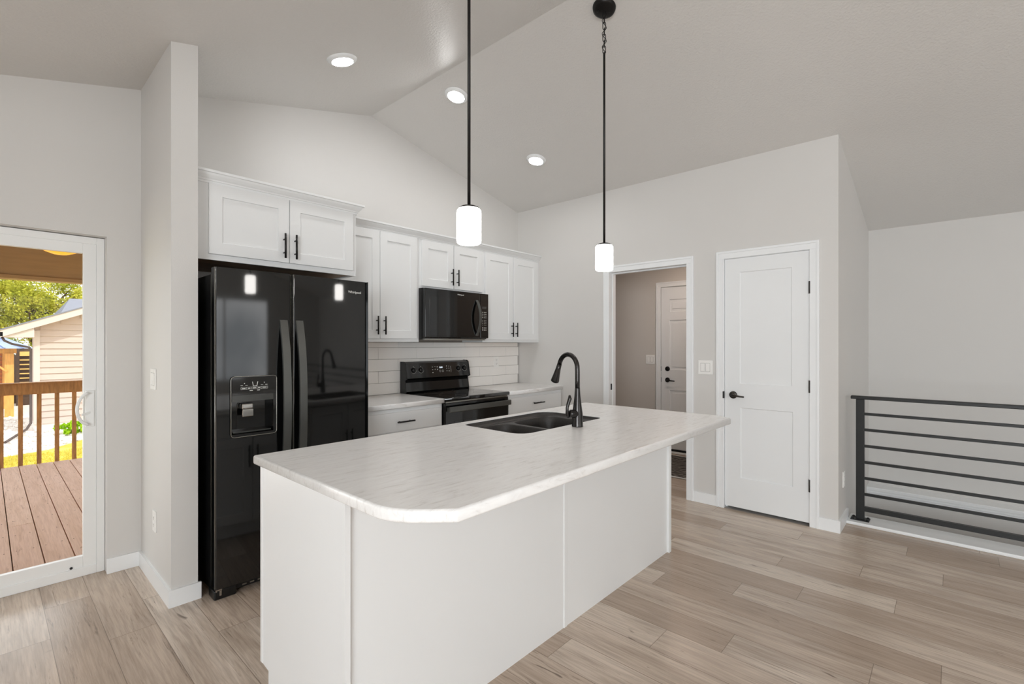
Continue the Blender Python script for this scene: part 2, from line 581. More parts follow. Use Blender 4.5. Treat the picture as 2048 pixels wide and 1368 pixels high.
def slab(bm, outer, z0, z1, hole=None, r=0.012):
    """counter slab with rounded edges and an optional hole"""
    segs = 4
    rings = []
    for k in range(segs + 1):
        a = PI / 2 * k / segs
        rings.append(([(x, y) for x, y in offset_poly(outer, r * (1 - math.sin(a)))], z0 + r * (1 - math.cos(a))))
    for k in range(segs + 1):
        a = PI / 2 * k / segs
        rings.append(([(x, y) for x, y in offset_poly(outer, r * (1 - math.cos(a)))], z1 - r * (1 - math.sin(a))))
    vr = [[bm.verts.new((x, y, z)) for x, y in ring] for ring, z in rings]
    for a, b in zip(vr, vr[1:]):
        bridge(bm, a, b, True)
    if hole:
        hb = [bm.verts.new((x, y, z0)) for x, y in hole]
        ht = [bm.verts.new((x, y, z1)) for x, y in hole]
        fill(bm, [vr[0], hb])
        fill(bm, [vr[-1], ht])
        bridge(bm, ht, hb)
    else:
        bm.faces.new(list(reversed(vr[0])))
        bm.faces.new(vr[-1])

ORG = {}
def build(name, bm, mat, parent=None, kind=None, loc=None, recalc=True):
    """link one mesh object; mesh given in world coordinates"""
    if recalc:
        bmesh.ops.recalc_face_normals(bm, faces=list(bm.faces))
    o0 = Vector((0, 0, 0))
    if parent is not None:
        o0 = ORG[parent.name]
    elif loc is not None:
        o0 = Vector(loc)
    elif len(bm.verts):
        xs = [v.co.x for v in bm.verts]; ys = [v.co.y for v in bm.verts]; zs = [v.co.z for v in bm.verts]
        o0 = Vector(((min(xs) + max(xs)) / 2, (min(ys) + max(ys)) / 2, min(zs)))
    bmesh.ops.translate(bm, verts=list(bm.verts), vec=-o0)
    me = bpy.data.meshes.new(name)
    bm.to_mesh(me)
    bm.free()
    me.materials.append(M[mat] if isinstance(mat, str) else mat)
    ob = bpy.data.objects.new(name, me)
    COL.objects.link(ob)
    if parent is not None:
        ob.parent = parent
    else:
        ob.location = o0
    ORG[ob.name] = o0
    if kind:
        ob['kind'] = kind
    return ob

def thing(name, label, cat, loc=(0, 0, 0), group=None):
    o = bpy.data.objects.new(name, None)
    COL.objects.link(o)
    o.location = loc
    o.empty_display_size = 0.1
    o['label'] = label
    o['category'] = cat
    if group:
        o['group'] = group
    ORG[o.name] = Vector(loc)
    return o

def tag(o, label, cat, group=None, kind=None):
    o['label'] = label
    o['category'] = cat
    if group:
        o['group'] = group
    if kind:
        o['kind'] = kind
    return o

def struct(name, bm, mat, loc=(0, 0, 0)):
    return build(name, bm, mat, None, 'structure', loc)

def B(*a, **k):
    bm = newbm()
    box(bm, *a, **k)
    return bm

def text_mesh(name, txt, size, origin, xdir, ydir, mat, parent, depth=0.0006):
    """flat lettering; xdir, ydir unit vectors; origin = left end of the baseline"""
    cu = bpy.data.curves.new('lettering', 'FONT')
    cu.body = txt
    cu.size = size
    cu.extrude = depth
    to = bpy.data.objects.new('lettering', cu)
    COL.objects.link(to)
    bpy.context.view_layer.update()
    me = bpy.data.meshes.new_from_object(to.evaluated_get(bpy.context.evaluated_depsgraph_get()))
    bpy.data.objects.remove(to)
    bpy.data.curves.remove(cu)
    x = Vector(xdir); y = Vector(ydir); z = x.cross(y)
    o0 = ORG[parent.name]
    for v in me.vertices:
        v.co = Vector(origin) + x * v.co.x + y * v.co.y + z * v.co.z - o0
    me.materials.clear()
    me.materials.append(M[mat])
    ob = bpy.data.objects.new(name, me)
    COL.objects.link(ob)
    ob.parent = parent
    ORG[ob.name] = o0
    return ob

# ------------------------------------------------------------------ the room
RX, RZ = 2.236, 3.315          # ridge
def cz(x):
    if x < -1.28:
        return RZ - 0.2495 * (RX + 1.28)
    return RZ - 0.2495 * (RX - x) if x < RX else RZ - 0.2375 * (x - RX)
YB = 3.683                     # kitchen wall
XR = 4.135                     # wall with the doors
XF = 5.827                     # far wall beyond the stairs
YS = 0.600                     # return wall beside the stairs
XL, YF = -3.2, -5.5           # side and front walls (behind the camera)

# floor planks
def plank_floor():
    bm = newbm()
    uvl = bm.loops.layers.uv.new('UVMap')
    rl = bm.faces.layers.float.new('rnd')
    known = {-1: 3.061, 0: 3.425, 1: 2.85, 2: 3.167, 3: 2.553, 8: 1.293, 10: 0.998, 11: 0.748, 12: 0.244, 13: 0.031, 14: 0.878, 15: 0.609,
             16: 0.214, 17: 0.792, 18: 0.398, 19: 0.036, 20: 0.788, 21: 0.215, 22: -0.218}
    tones = {-1: .75, 0: .7, 1: .45, 2: .35}
    rr = random.Random(5)
    def plank(xa, xb, ya, yb, u0, v0, rnd):
        f = quadface(bm, [(xa, ya, 0), (xb, ya, 0), (xb, yb, 0), (xa, yb, 0)])
        f[rl] = rnd
        for lp, (u, v) in zip(f.loops, ((u0, v0), (u0, v0 + xb - xa), (u0 + yb - ya, v0 + xb - xa), (u0 + yb - ya, v0))):
            lp[uvl].uv = (u, v)
    for i in range(-20, 32):
        x0 = 0.203 + 0.18 * i
        x1 = x0 + 0.18
        yoff = known.get(i, rr.uniform(0, 1.22))
        k = math.floor((YF - yoff) / 1.22)
        while True:
            y0 = yoff + 1.22 * k
            y1 = y0 + 1.22
            k += 1
            if y0 > 4.6:
                break
            rnd = rr.random()
            # room part
            for (ax, bx, ay, by) in ((XL, 4.60, YF, YS), (XL, 4.135, YS, 3.84), (4.135, XF, 1.45, 4.45)):
                xa, xb, ya, yb = max(x0, ax), min(x1, bx), max(y0, ay), min(y1, by)
                if xb - xa > 1e-4 and yb - ya > 1e-4:
                    plank(xa, xb, ya, yb, ya - y0, xa - x0, rnd)
    return bm
fl = plank_floor()
fo = struct('floor', fl, 'floor')
sub = newbm()
box(sub, XL - 0.12, 4.59, YF - 0.12, YS, -0.30, -0.004)
box(sub, XL - 0.12, 4.25, YS, 3.83, -0.30, -0.004)
box(sub, 4.25, XF + 0.1, YS + 0.115, 4.5, -0.30, -0.004)
struct('floor_base', sub, 'hall')

# sloped ceiling
bm = newbm()
prism(bm, [(XL - 0.3, cz(XL)), (-1.28, cz(XL)), (RX, RZ), (RX, RZ + 0.15), (-1.28, cz(XL) + 0.15), (XL - 0.3, cz(XL) + 0.15)], YF - 0.3, YB + 0.15, 'y')
prism(bm, [(RX, RZ), (XF + 0.3, cz(XF + 0.3)), (XF + 0.3, cz(XF + 0.3) + 0.15), (RX, RZ + 0.15)], YF - 0.3, 4.6, 'y')
struct('ceiling', bm, 'ceil')

# kitchen wall with the sliding door opening
OX, OZ = 0.485, 1.990
bm = newbm()
prism(bm, [(OX, -0.3), (XR + 0.115, -0.3), (XR + 0.115, cz(XR + 0.115) + 0.05), (RX, RZ + 0.05), (OX, cz(OX) + 0.05)], YB, YB + 0.15, 'y')
prism(bm, [(-1.20, OZ), (OX, OZ), (OX, cz(OX) + 0.05), (-1.20, cz(-1.20) + 0.05)], YB, YB + 0.15, 'y')
box(bm, XL, -1.20, YB, YB + 0.15, -0.3, cz(XL) + 0.02)
struct('wall_back', bm, 'wall')
# stub wall beside the fridge
bm = newbm()
prism(bm, [(0.647, 0), (0.767, 0), (0.767, cz(0.767) + 0.03), (0.647, cz(0.647) + 0.03)], 2.972, YB, 'y')
struct('wall_stub', bm, 'wall')
# wall with the doors
bm = newbm()
T = XR + 0.115
ztop = cz(XR) + 0.01
box(bm, XR, T, 2.488, YB, 0, ztop)
box(bm, XR, T, 1.398, 1.698, 0, ztop)
box(bm, XR, T, YS, 0.768, 0, ztop)
box(bm, XR, T, 1.698, 2.488, 2.066, ztop)
box(bm, XR, T, 0.768, 1.398, 2.066, ztop)
struct('wall_right', bm, 'wall')
# return wall beside the stairwell
bm = newbm()
prism(bm, [(T, -2.7), (XF, -2.7), (XF, cz(XF) + 0.03), (T, cz(T) + 0.03)], YS, YS + 0.115, 'y')
struct('wall_return', bm, 'wall')
# far wall, runs on behind the hall
bm = newbm()
box(bm, XF, XF + 0.15, YF - 0.1, 4.6, -2.7, cz(XF) + 0.02)
box(bm, 5.69, XF, YF - 0.1, YS, -2.7, -0.02)
struct('wall_far', bm, 'wall')
# stairwell lower walls and landing
bm = newbm()
box(bm, 4.50, 4.60, YF - 0.1, YS, -2.7, -0.02)
struct('wall_stairwell', bm, 'wall')
bm = newbm()
box(bm, 4.50, XF + 0.15, YF - 0.1, YS + 0.115, -2.8, -2.7)
struct('floor_landing', bm, 'hall')
# hall walls and ceiling
bm = newbm()
box(bm, T, XF, 4.45, 4.6, 0, 2.62)
struct('wall_hall_north', bm, 'hall')
bm = newbm()
box(bm, T, XF, 1.40, 1.50, 0, 2.62)
struct('wall_hall_south', bm, 'hall')
bm = newbm()
box(bm, T, XF, 1.40, 4.45, 2.44, 2.50)
struct('ceiling_hall', bm, 'ceil')
bm = newbm()
box(bm, XF - 0.036, XF, 2.80, 4.45, 0, 2.44)
box(bm, XF - 0.036, XF, 1.50, 1.80, 0, 2.44)
box(bm, XF - 0.036, XF, 1.80, 2.80, 2.10, 2.44)
struct('wall_hall_far', bm, 'hall')
bm = newbm()
box(bm, T, T + 0.1, 3.83, 4.45, 0, 2.62)
struct('wall_hall_side', bm, 'hall')
# side and front walls with windows (behind the camera)
bm = newbm()
zt = cz(XL) + 0.02
box(bm, XL - 0.12, XL, YF, -4.05, 0, zt)
box(bm, XL - 0.12, XL, -0.35, YB + 0.15, 0, zt)
box(bm, XL - 0.12, XL, -4.05, -0.35, 0, 0.58)
box(bm, XL - 0.12, XL, -4.05, -0.35, 2.32, zt)
struct('wall_left', bm, 'wall')
bm = newbm()
y0, y1 = YF - 0.12, YF
box(bm, XL - 0.12, -0.55, y0, y1, 0, 2.45)
box(bm, 3.75, XF, y0, y1, 0, 2.45)
box(bm, -0.55, 3.75, y0, y1, 0, 0.58)
box(bm, -0.55, 3.75, y0, y1, 2.32, 2.45)
prism(bm, [(XL - 0.12, 2.45), (XF, 2.45), (XF, cz(XF) + 0.02), (RX, RZ + 0.03), (XL - 0.12, cz(XL) + 0.02)], y0, y1, 'y')
struct('wall_front', bm, 'wall')
def window(name, horiz, a0, a1, z0, z1, d0, d1, mullions):
    bm = newbm()
    def bb(p0, p1, q0, q1):
        if horiz:
            box(bm, p0, p1, d0, d1, q0, q1)
        else:
            box(bm, d0, d1, p0, p1, q0, q1)
    w = 0.05
    bb(a0, a0 + w, z0, z1); bb(a1 - w, a1, z0, z1); bb(a0 + w, a1 - w, z0, z0 + w); bb(a0 + w, a1 - w, z1 - w, z1)
    for m_ in mullions:
        bb(m_ - 0.03, m_ + 0.03, z0 + w, z1 - w)
    return struct(name, bm, 'vinyl')
window('window_1', True, -0.55, 3.75, 0.58, 2.32, YF - 0.02, YF + 0.03, (0.88, 2.31))
window('window_2', False, -4.05, -0.35, 0.58, 2.32, XL - 0.03, XL + 0.02, (-2.8, -1.6))
bm = newbm()  # added unseen slab that keeps the sun out of the front window
box(bm, -1.8, XF, YF - 2.0, YF - 0.13, 2.47, 2.55)
struct('front_sun_blocker', bm, 'trim')

# baseboards
bm = newbm()
box(bm, OX - 0.002, 0.647, YB - 0.013, YB, 0, 0.088, bev=0.002)
struct('baseboard_back', bm, 'trim')
bm = newbm()
prism(bm, [(0.634, 2.959), (0.780, 2.959), (0.780, 2.972), (0.647, 2.972), (0.647, YB - 0.013), (0.634, YB - 0.013)], 0, 0.088, 'z')
struct('baseboard_stub', bm, 'trim')
bm = newbm()
box(bm, XR - 0.013, XR, 1.453, 1.648, 0, 0.088, bev=0.002)
box(bm, XR - 0.013, XR, 2.56, 3.06, 0, 0.088, bev=0.002)
struct('baseboard_right', bm, 'trim')
bm = newbm()
prism(bm, [(XR - 0.013, YS - 0.013), (4.50, YS - 0.013), (4.50, YS), (XR, YS), (XR, 0.716), (XR - 0.013, 0.716)], 0, 0.088, 'z')
struct('baseboard_return', bm, 'trim')

# stairwell curb and far ledge
bm = newbm()
box(bm, 4.392, 4.605, YF, YS - 0.013, 0.004, 0.024, bev=0.003)
box(bm, 4.402, 4.420, YF, YS - 0.013, 0.0, 0.008)
struct('trim_1', bm, 'trim')
bm = newbm()
prism(bm, [(5.665, -0.028), (5.665, -0.006), (5.671, 0.0), (XF, 0.0), (XF, -0.02), (5.69, -0.02), (5.69, -0.080), (5.676, -0.080), (5.676, -0.055), (5.671, -0.05), (5.671, -0.032)], YF, YS - 0.001, 'y')
struct('trim_2', bm, 'trim')

# door casings: mitred boards with a small backband step
def casing(name, xface, ya, yb, ztop_, w=0.062, side=-1, z0=0.0):
    """casing round an opening in an x=const wall; ya<yb inner edges"""
    bm = newbm()
    t1, t2 = 0.013, 0.018
    def xx(t):
        return (xface - t, xface) if side < 0 else (xface, xface + t)
    a, b = xx(t1)
    a2, b2 = xx(t2)
    box(bm, a, b, ya - w + 0.018, ya, z0, ztop_, bev=0.0015)
    box(bm, a, b, yb, yb + w - 0.018, z0, ztop_, bev=0.0015)
    box(bm, a, b, ya - w + 0.018, yb + w - 0.018, ztop_, ztop_ + w - 0.018, bev=0.0015)
    box(bm, a2, b2, ya - w, ya - w + 0.018, z0, ztop_ + w, bev=0.002)
    box(bm, a2, b2, yb + w - 0.018, yb + w, z0, ztop_ + w, bev=0.002)
    box(bm, a2, b2, ya - w + 0.018, yb + w - 0.018, ztop_ + w - 0.018, ztop_ + w, bev=0.002)
    return struct(name, bm, 'trim')
casing('trim_3', XR, 0.778, 1.391, 2.060)
casing('trim_4', XR, 1.708, 2.478, 2.056)

# jambs
bm = newbm()
box(bm, XR, T, 0.768, 0.777, 0, 2.058); box(bm, XR, T, 1.392, 1.398, 0, 2.058); box(bm, XR, T, 0.768, 1.398, 2.058, 2.066)
box(bm, XR + 0.045, T, 0.777, 0.79, 0, 2.058); box(bm, XR + 0.045, T, 1.379, 1.392, 0, 2.058)
struct('trim_5', bm, 'trim')
bm = newbm()
box(bm, XR - 0.002, T + 0.002, 2.480, 2.488, 0, 2.056); box(bm, XR - 0.002, T + 0.002, 1.698, 1.706, 0, 2.056); box(bm, XR - 0.002, T + 0.002, 1.698, 2.488, 2.056, 2.066)
box(bm, XR + 0.05, XR + 0.085, 2.468, 2.480, 0, 2.045, bev=0.002); box(bm, XR + 0.05, XR + 0.085, 1.706, 1.718, 0, 2.045, bev=0.002)
box(bm, XR + 0.05, XR + 0.085, 1.706, 2.480, 2.044, 2.056, bev=0.002)
jamb = struct('trim_6', bm, 'trim')
bm = newbm()
box(bm, XR + 0.022, XR + 0.044, 2.4775, 2.4805, 0.905, 0.965)
build('strike_plate', bm, 'blackplastic', jamb)

# panel door helper (x = const plane, front faces -x)
def panel_door_bm(xf, th, ya, yb, z0, z1, panels, dep=0.008):
    """panels: list of (ya,yb,za,zb) recessed"""
    bm = newbm()
    ys = sorted(set([ya, yb] + [p[0] for p in panels] + [p[1] for p in panels]))
    zs = sorted(set([z0, z1] + [p[2] for p in panels] + [p[3] for p in panels]))
    def is_panel(yc, zc):
        return any(p[0] < yc < p[1] and p[2] < zc < p[3] for p in panels)
    for i in range(len(ys) - 1):
        for j in range(len(zs) - 1):
            if not is_panel((ys[i] + ys[i + 1]) / 2, (zs[j] + zs[j + 1]) / 2):
                quadface(bm, [(xf, ys[i], zs[j]), (xf, ys[i + 1], zs[j]), (xf, ys[i + 1], zs[j + 1]), (xf, ys[i], zs[j + 1])])
    for (pa, pb, za, zb) in panels:
        s = dep * 0.6
        o = [(pa, za), (pb, za), (pb, zb), (pa, zb)]
        q = [(pa + s, za + s), (pb - s, za + s), (pb - s, zb - s), (pa + s, zb - s)]
        for k in range(4):
            k2 = (k + 1) % 4
            quadface(bm, [(xf, *o[k]), (xf, *o[k2]), (xf + dep, *q[k2]), (xf + dep, *q[k])])
        quadface(bm, [(xf + dep, *p) for p in q])
    for (a, b, c, d) in (((ya, z0), (yb, z0), 0, 0), ((yb, z0), (yb, z1), 0, 0), ((yb, z1), (ya, z1), 0, 0), ((ya, z1), (ya, z0), 0, 0)):
        quadface(bm, [(xf, *a), (xf, *b), (xf + th, *b), (xf + th, *a)])
    quadface(bm, [(xf + th, ya, z0), (xf + th, yb, z0), (xf + th, yb, z1), (xf + th, ya, z1)])
    bmesh.ops.remove_doubles(bm, verts=list(bm.verts), dist=1e-5)
    return bm

def lever_handle(parent, x, y, z, mat, ydir=-1, rose=0.031, reach=0.095):
    bm = newbm()
    lathe(bm, [(0, 0.012), (rose * 0.72, 0.012), (rose * 0.95, 0.008), (rose, 0.0), (0, 0.0)], (x, y, z), (-1, 0, 0), 28)
    tube(bm, [(x - 0.008, y, z), (x - 0.045, y, z)], 0.010, 14)
    tube(bm, [(x - 0.045, y + 0.006 * -ydir, z + 0.002), (x - 0.048, y + ydir * 0.02, z), (x - 0.048, y + ydir * 0.06, z - 0.006), (x - 0.044, y + ydir * reach, z - 0.008)], [0.009, 0.0095, 0.0075, 0.0065], 12)
    return build('door_handle', bm, mat, parent)

d1 = build('door_1', panel_door_bm(XR + 0.004, 0.036, 0.779, 1.389, 0.024, 2.056,
           [(0.897, 1.272, 1.035, 1.942), (0.890, 1.266, 0.268, 0.840)]), 'door', None, 'structure', (XR, 1.08, 0.0))
lever_handle(d1, XR + 0.004, 1.322, 0.940, 'bronze')
for zc in (1.778, 1.040, 0.303):
    bm = newbm()
    tube(bm, [(XR - 0.006, 0.777, zc - 0.046), (XR - 0.006, 0.777, zc + 0.046)], 0.008, 12)
    box(bm, XR - 0.001, XR + 0.004, 0.770, 0.776, zc - 0.045, zc + 0.045)
    build('hinge', bm, 'hinge', d1)
bm = newbm()
box(bm, XR - 0.015, XR + 0.003, 1.3885, 1.401, 0.908, 0.966, bev=0.0025)
build('latch_plate', bm, 'blackplastic', d1)

# garage door in the hall
HX = XF - 0.036
casing('trim_7', HX, 1.81, 2.725, 2.075, w=0.062)
d2 = build('door_2', panel_door_bm(HX + 0.004, 0.03, 1.81, 2.722, 0.045, 2.070,
           [(2.30, 2.615, 1.76, 1.915), (1.91, 2.22, 1.76, 1.915), (2.30, 2.615, 1.035, 1.655), (1.91, 2.22, 1.035, 1.655), (2.30, 2.615, 0.20, 0.78), (1.91, 2.22, 0.20, 0.78)], 0.010), 'door', None, 'structure', (HX, 2.26, 0.0))
for (ya, yb, za, zb) in ((2.335, 2.58, 1.795, 1.88), (2.335, 2.58, 1.07, 1.62), (2.335, 2.58, 0.235, 0.745)):
    bm = newbm()
    box(bm, HX + 0.006, HX + 0.016, ya, yb, za, zb, bev=0.004)
    build('raised_panel', bm, 'door', d2)
lever_handle(d2, HX + 0.004, 2.640, 0.905, 'blackmetal', reach=0.11)
bm = newbm()
lathe(bm, [(0, 0.018), (0.016, 0.018), (0.028, 0.012), (0.031, 0.0), (0, 0)], (HX + 0.004, 2.640, 1.045), (-1, 0, 0), 28)
build('deadbolt', bm, 'blackmetal', d2)
bm = newbm()
for zc in (0.905, 1.045):
    box(bm, HX - 0.003, HX + 0.004, 2.7215, 2.733, zc - 0.03, zc + 0.03, bev=0.002)
build('latch_plate', bm, 'blackplastic', d2)
bm = newbm()
box(bm, HX - 0.01, HX + 0.03, 1.81, 2.725, 0.022, 0.044)
build('door_sweep', bm, 'blackplastic', d2)
bm = newbm()
box(bm, HX - 0.05, HX + 0.03, 1.81, 2.725, 0.0, 0.020, bev=0.004)
struct('trim_8', bm, 'trim')
bm = newbm()
box(bm, HX - 0.012, HX, 2.79, 4.44, 0, 0.088, bev=0.002)
struct('baseboard_hall', bm, 'trim')

# fill lamp added to brighten the hall (out of sight from the kitchen)
hl = thing('hall_fill_light', 'added unseen fill light on the ceiling of the hall behind the doorway', 'ceiling light', (5.0, 2.2, 2.44))
bm = newbm()
lathe(bm, [(0, 0.0), (0.15, 0.0), (0.15, 0.03), (0, 0.03)], (5.0, 2.2, 2.44), (0, 0, -1), 32)
build('base', bm, 'trim', hl)
bm = newbm()
lathe(bm, [(0.14, 0.03), (0.135, 0.06), (0.10, 0.085), (0, 0.10)], (5.0, 2.2, 2.44), (0, 0, -1), 32)
build('glass_bowl', bm, M['hallfill'], hl)

# hall mat
bm = newbm()
prism(bm, rrect(4.72, 5.62, 1.62, 3.1, 0.18, 8), 0.001, 0.012, 'z')
mat_o = build('door_mat', bm, 'rug')
tag(mat_o, 'dark grey patterned mat lying in front of the hall door', 'mat')
bm = newbm()
pts = rrect(4.72, 5.62, 1.62, 3.1, 0.18, 8)
ring_tube(bm, [(p[0], p[1], 0.0085) for p in pts], 0.007, 8)
build('binding', bm, 'ink', mat_o)

# wall plates -------------------------------------------------
def plate(name, label, plane, c, u0, u1, z0, z1, rockers=(), outlets=(), out=-1):
    """plane 'x' or 'y'; c = wall coordinate; u = other horizontal axis"""
    mid = (u0 + u1) / 2
    loc = (c, mid, z0) if plane == 'x' else (mid, c, z0)
    t = thing(name, label, 'switch' if rockers else 'outlet', loc)
    def bx(bm, a, b, q0, q1, d0, d1, bev=0.0):
        p, q = sorted((c + out * d0, c + out * d1))
        if plane == 'x':
            box(bm, p, q, a, b, q0, q1, bev)
        else:
            box(bm, a, b, p, q, q0, q1, bev)
    bm = newbm()
    bx(bm, u0, u1, z0, z1, 0.0, 0.006, 0.002)
    build('cover_plate', bm, 'plate', t)
    zc = (z0 + z1) / 2
    for r in rockers:
        bm = newbm()
        bx(bm, r - 0.0165, r + 0.0165, zc - 0.034, zc + 0.034, 0.0045, 0.009, 0.0015)
        build('rocker', bm, 'plate', t)
        bm = newbm()
        bx(bm, r - 0.0185, r + 0.0185, zc - 0.036, zc + 0.036, 0.003, 0.0064)
        build('rocker_frame', bm, 'plateedge', t)
    for r in outlets:
        for dz in (-0.0195, 0.0195):
            bm = newbm()
            bx(bm, r - 0.0165, r + 0.0165, zc + dz - 0.0145, zc + dz + 0.0145, 0.0045, 0.0075, 0.0015)
            so = build('socket', bm, 'plate', t)
            bm = newbm()
            bx(bm, r - 0.0075, r - 0.0055, zc + dz - 0.003, zc + dz + 0.007, 0.0070, 0.0078)
            bx(bm, r + 0.0055, r + 0.0075, zc + dz - 0.003, zc + dz + 0.007, 0.0070, 0.0078)
            bx(bm, r - 0.002, r + 0.002, zc + dz - 0.010, zc + dz - 0.006, 0.0070, 0.0078)
            build('slots', bm, 'blackplastic', so)
    return t
plate('light_switch', 'white double rocker switch on the wall between the doorway and the closed panel door', 'x', XR, 1.486, 1.606, 1.099, 1.217, rockers=(1.524, 1.568))
plate('light_switch', 'white double switch on the side of the projecting wall by the sliding door', 'x', 0.647, 3.290, 3.408, 1.100, 1.216, rockers=(3.326, 3.372))
plate('wall_outlet', 'white outlet low on the projecting wall end by the sliding door', 'x', 0.647, 3.282, 3.354, 0.300, 0.416, outlets=(3.318,))
plate('wall_outlet', 'white outlet low on the wall behind the stair railing post', 'y', YS, 4.310, 4.384, 0.285, 0.402, outlets=(4.347,))
plate('wall_outlet', 'white outlet set in the tiled backsplash right of the range', 'y', 3.668, 3.722, 3.796, 1.103, 1.222, outlets=(3.759,))
plate('light_switch', 'white double switch seen through the doorway beside the hall door', 'x', HX, 2.808, 2.928, 1.100, 1.216, rockers=(2.846, 2.890))

# ------------------------------------------------------------------ sliding patio door
YD = 3.750
t = thing('door_3', '', '', (-0.4, YD, 0))
del t['label']; del t['category']
t['kind'] = 'structure'
bm = newbm()
fx0, fx1 = -1.20, 0.484
# fixed frame
box(bm, 0.447, fx1, YD, YD + 0.075, 0.0, 1.986, bev=0.002)
box(bm, fx0, fx0 + 0.04, YD, YD + 0.075, 0.0, 1.986)
box(bm, fx0 + 0.04, 0.447, YD, YD + 0.075, 1.946, 1.986, bev=0.002)
box(bm, fx0 + 0.04, 0.447, YD - 0.002, YD + 0.075, 0.0, 0.052, bev=0.003)
build('frame', bm, 'vinyl', t)
def slide_panel(name, xa, xb, y0, z0, z1, w, wb):
    bm = newbm()
    box(bm, xa, xa + w, y0, y0 + 0.032, z0, z1, bev=0.003)
    box(bm, xb - w, xb, y0, y0 + 0.032, z0, z1, bev=0.003)
    box(bm, xa + w, xb - w, y0, y0 + 0.032, z1 - w, z1, bev=0.003)
    box(bm, xa + w, xb - w, y0, y0 + 0.032, z0, z0 + wb, bev=0.003)
    o = build(name, bm, 'vinyl', t)
    bm = newbm()
    quadface(bm, [(xa + w, y0 + 0.016, z0 + wb), (xb - w, y0 + 0.016, z0 + wb), (xb - w, y0 + 0.016, z1 - w), (xa + w, y0 + 0.016, z1 - w)])
    build('glass_pane', bm, 'glass', o)
    return o
sp_ = slide_panel('sliding_panel', -0.45, 0.447, YD + 0.006, 0.050, 1.948, 0.060, 0.066)
fp_ = slide_panel('fixed_panel', -1.16, -0.40, YD + 0.040, 0.050, 1.948, 0.060, 0.066)
bm = newbm()
box(bm, 0.396, 0.436, YD - 0.006, YD + 0.006, 0.870, 1.085, bev=0.003)
pts = []
for k in range(13):
    a = math.radians(-80 + 160 * k / 12)
    pts.append((0.418 - 0.062 * math.cos(a) , YD - 0.014 - 0.030 * math.cos(a), 0.978 + 0.094 * math.sin(a)))
tube(bm, pts, 0.0085, 10)
bar(bm, (0.418, YD - 0.004, 0.955), (0.378, YD - 0.03, 0.945), 0.006, 0.012)
build('pull_handle', bm, 'vinyl', sp_)
bm = newbm()
lathe(bm, [(0, 0.004), (0.007, 0.003), (0.007, 0), (0, 0)], (0.335, YD + 0.002, 0.062), (0, -1, 0), 12)
build('screw_hole', bm, 'blackplastic', t)

# ------------------------------------------------------------------ cabinets
def shaker_bm(yf, xa, xb, z0, z1, st=0.066, th=0.019, dep=0.008):
    bm = newbm()
    ia, ib, ja, jb = xa + st, xb - st, z0 + st, z1 - st
    O_ = [(xa, z0), (xb, z0), (xb, z1), (xa, z1)]
    I_ = [(ia, ja), (ib, ja), (ib, jb), (ia, jb)]
    J_ = [(ia + 0.003, ja + 0.003), (ib - 0.003, ja + 0.003), (ib - 0.003, jb - 0.003), (ia + 0.003, jb - 0.003)]
    r = 0.0015
    F_ = [(xa + r, z0 + r), (xb - r, z0 + r), (xb - r, z1 - r), (xa + r, z1 - r)]
    def V(p, y):
        return (p[0], y, p[1])
    for k in range(4):
        q = (k + 1) % 4
        quadface(bm, [V(F_[k], yf), V(F_[q], yf), V(I_[q], yf), V(I_[k], yf)])
        quadface(bm, [V(I_[k], yf), V(I_[q], yf), V(J_[q], yf + dep), V(J_[k], yf + dep)])
        quadface(bm, [V(O_[k], yf + r), V(O_[q], yf + r), V(F_[q], yf), V(F_[k], yf)])
        quadface(bm, [V(O_[k], yf + r), V(O_[q], yf + r), V(O_[q], yf + th), V(O_[k], yf + th)])
    quadface(bm, [V(p, yf + dep) for p in J_])
    quadface(bm, [V(p, yf + th) for p in O_])
    bmesh.ops.remove_doubles(bm, verts=list(bm.verts), dist=1e-5)
    return bm

def pull_v(parent, x, yf, z0, z1, s=-1):
    bm = newbm()
    y = yf + s * 0.030
    tube(bm, [(x, y, z0), (x, y, z1)], 0.0062, 12)
    for z in (z0 + 0.035, z1 - 0.035):
        tube(bm, [(x, yf, z), (x, y, z)], 0.0045, 8)
    return build('handle', bm, 'blackmetal', parent)
def pull_h(parent, xa, xb, yf, z):
    bm = newbm()
    y = yf - 0.030
    tube(bm, [(xa, y, z), (xb, y, z)], 0.0062, 12)
    for x in (xa + 0.03, xb - 0.03):
        tube(bm, [(x, yf, z), (x, y, z)], 0.0045, 8)
    return build('handle', bm, 'blackmetal', parent)

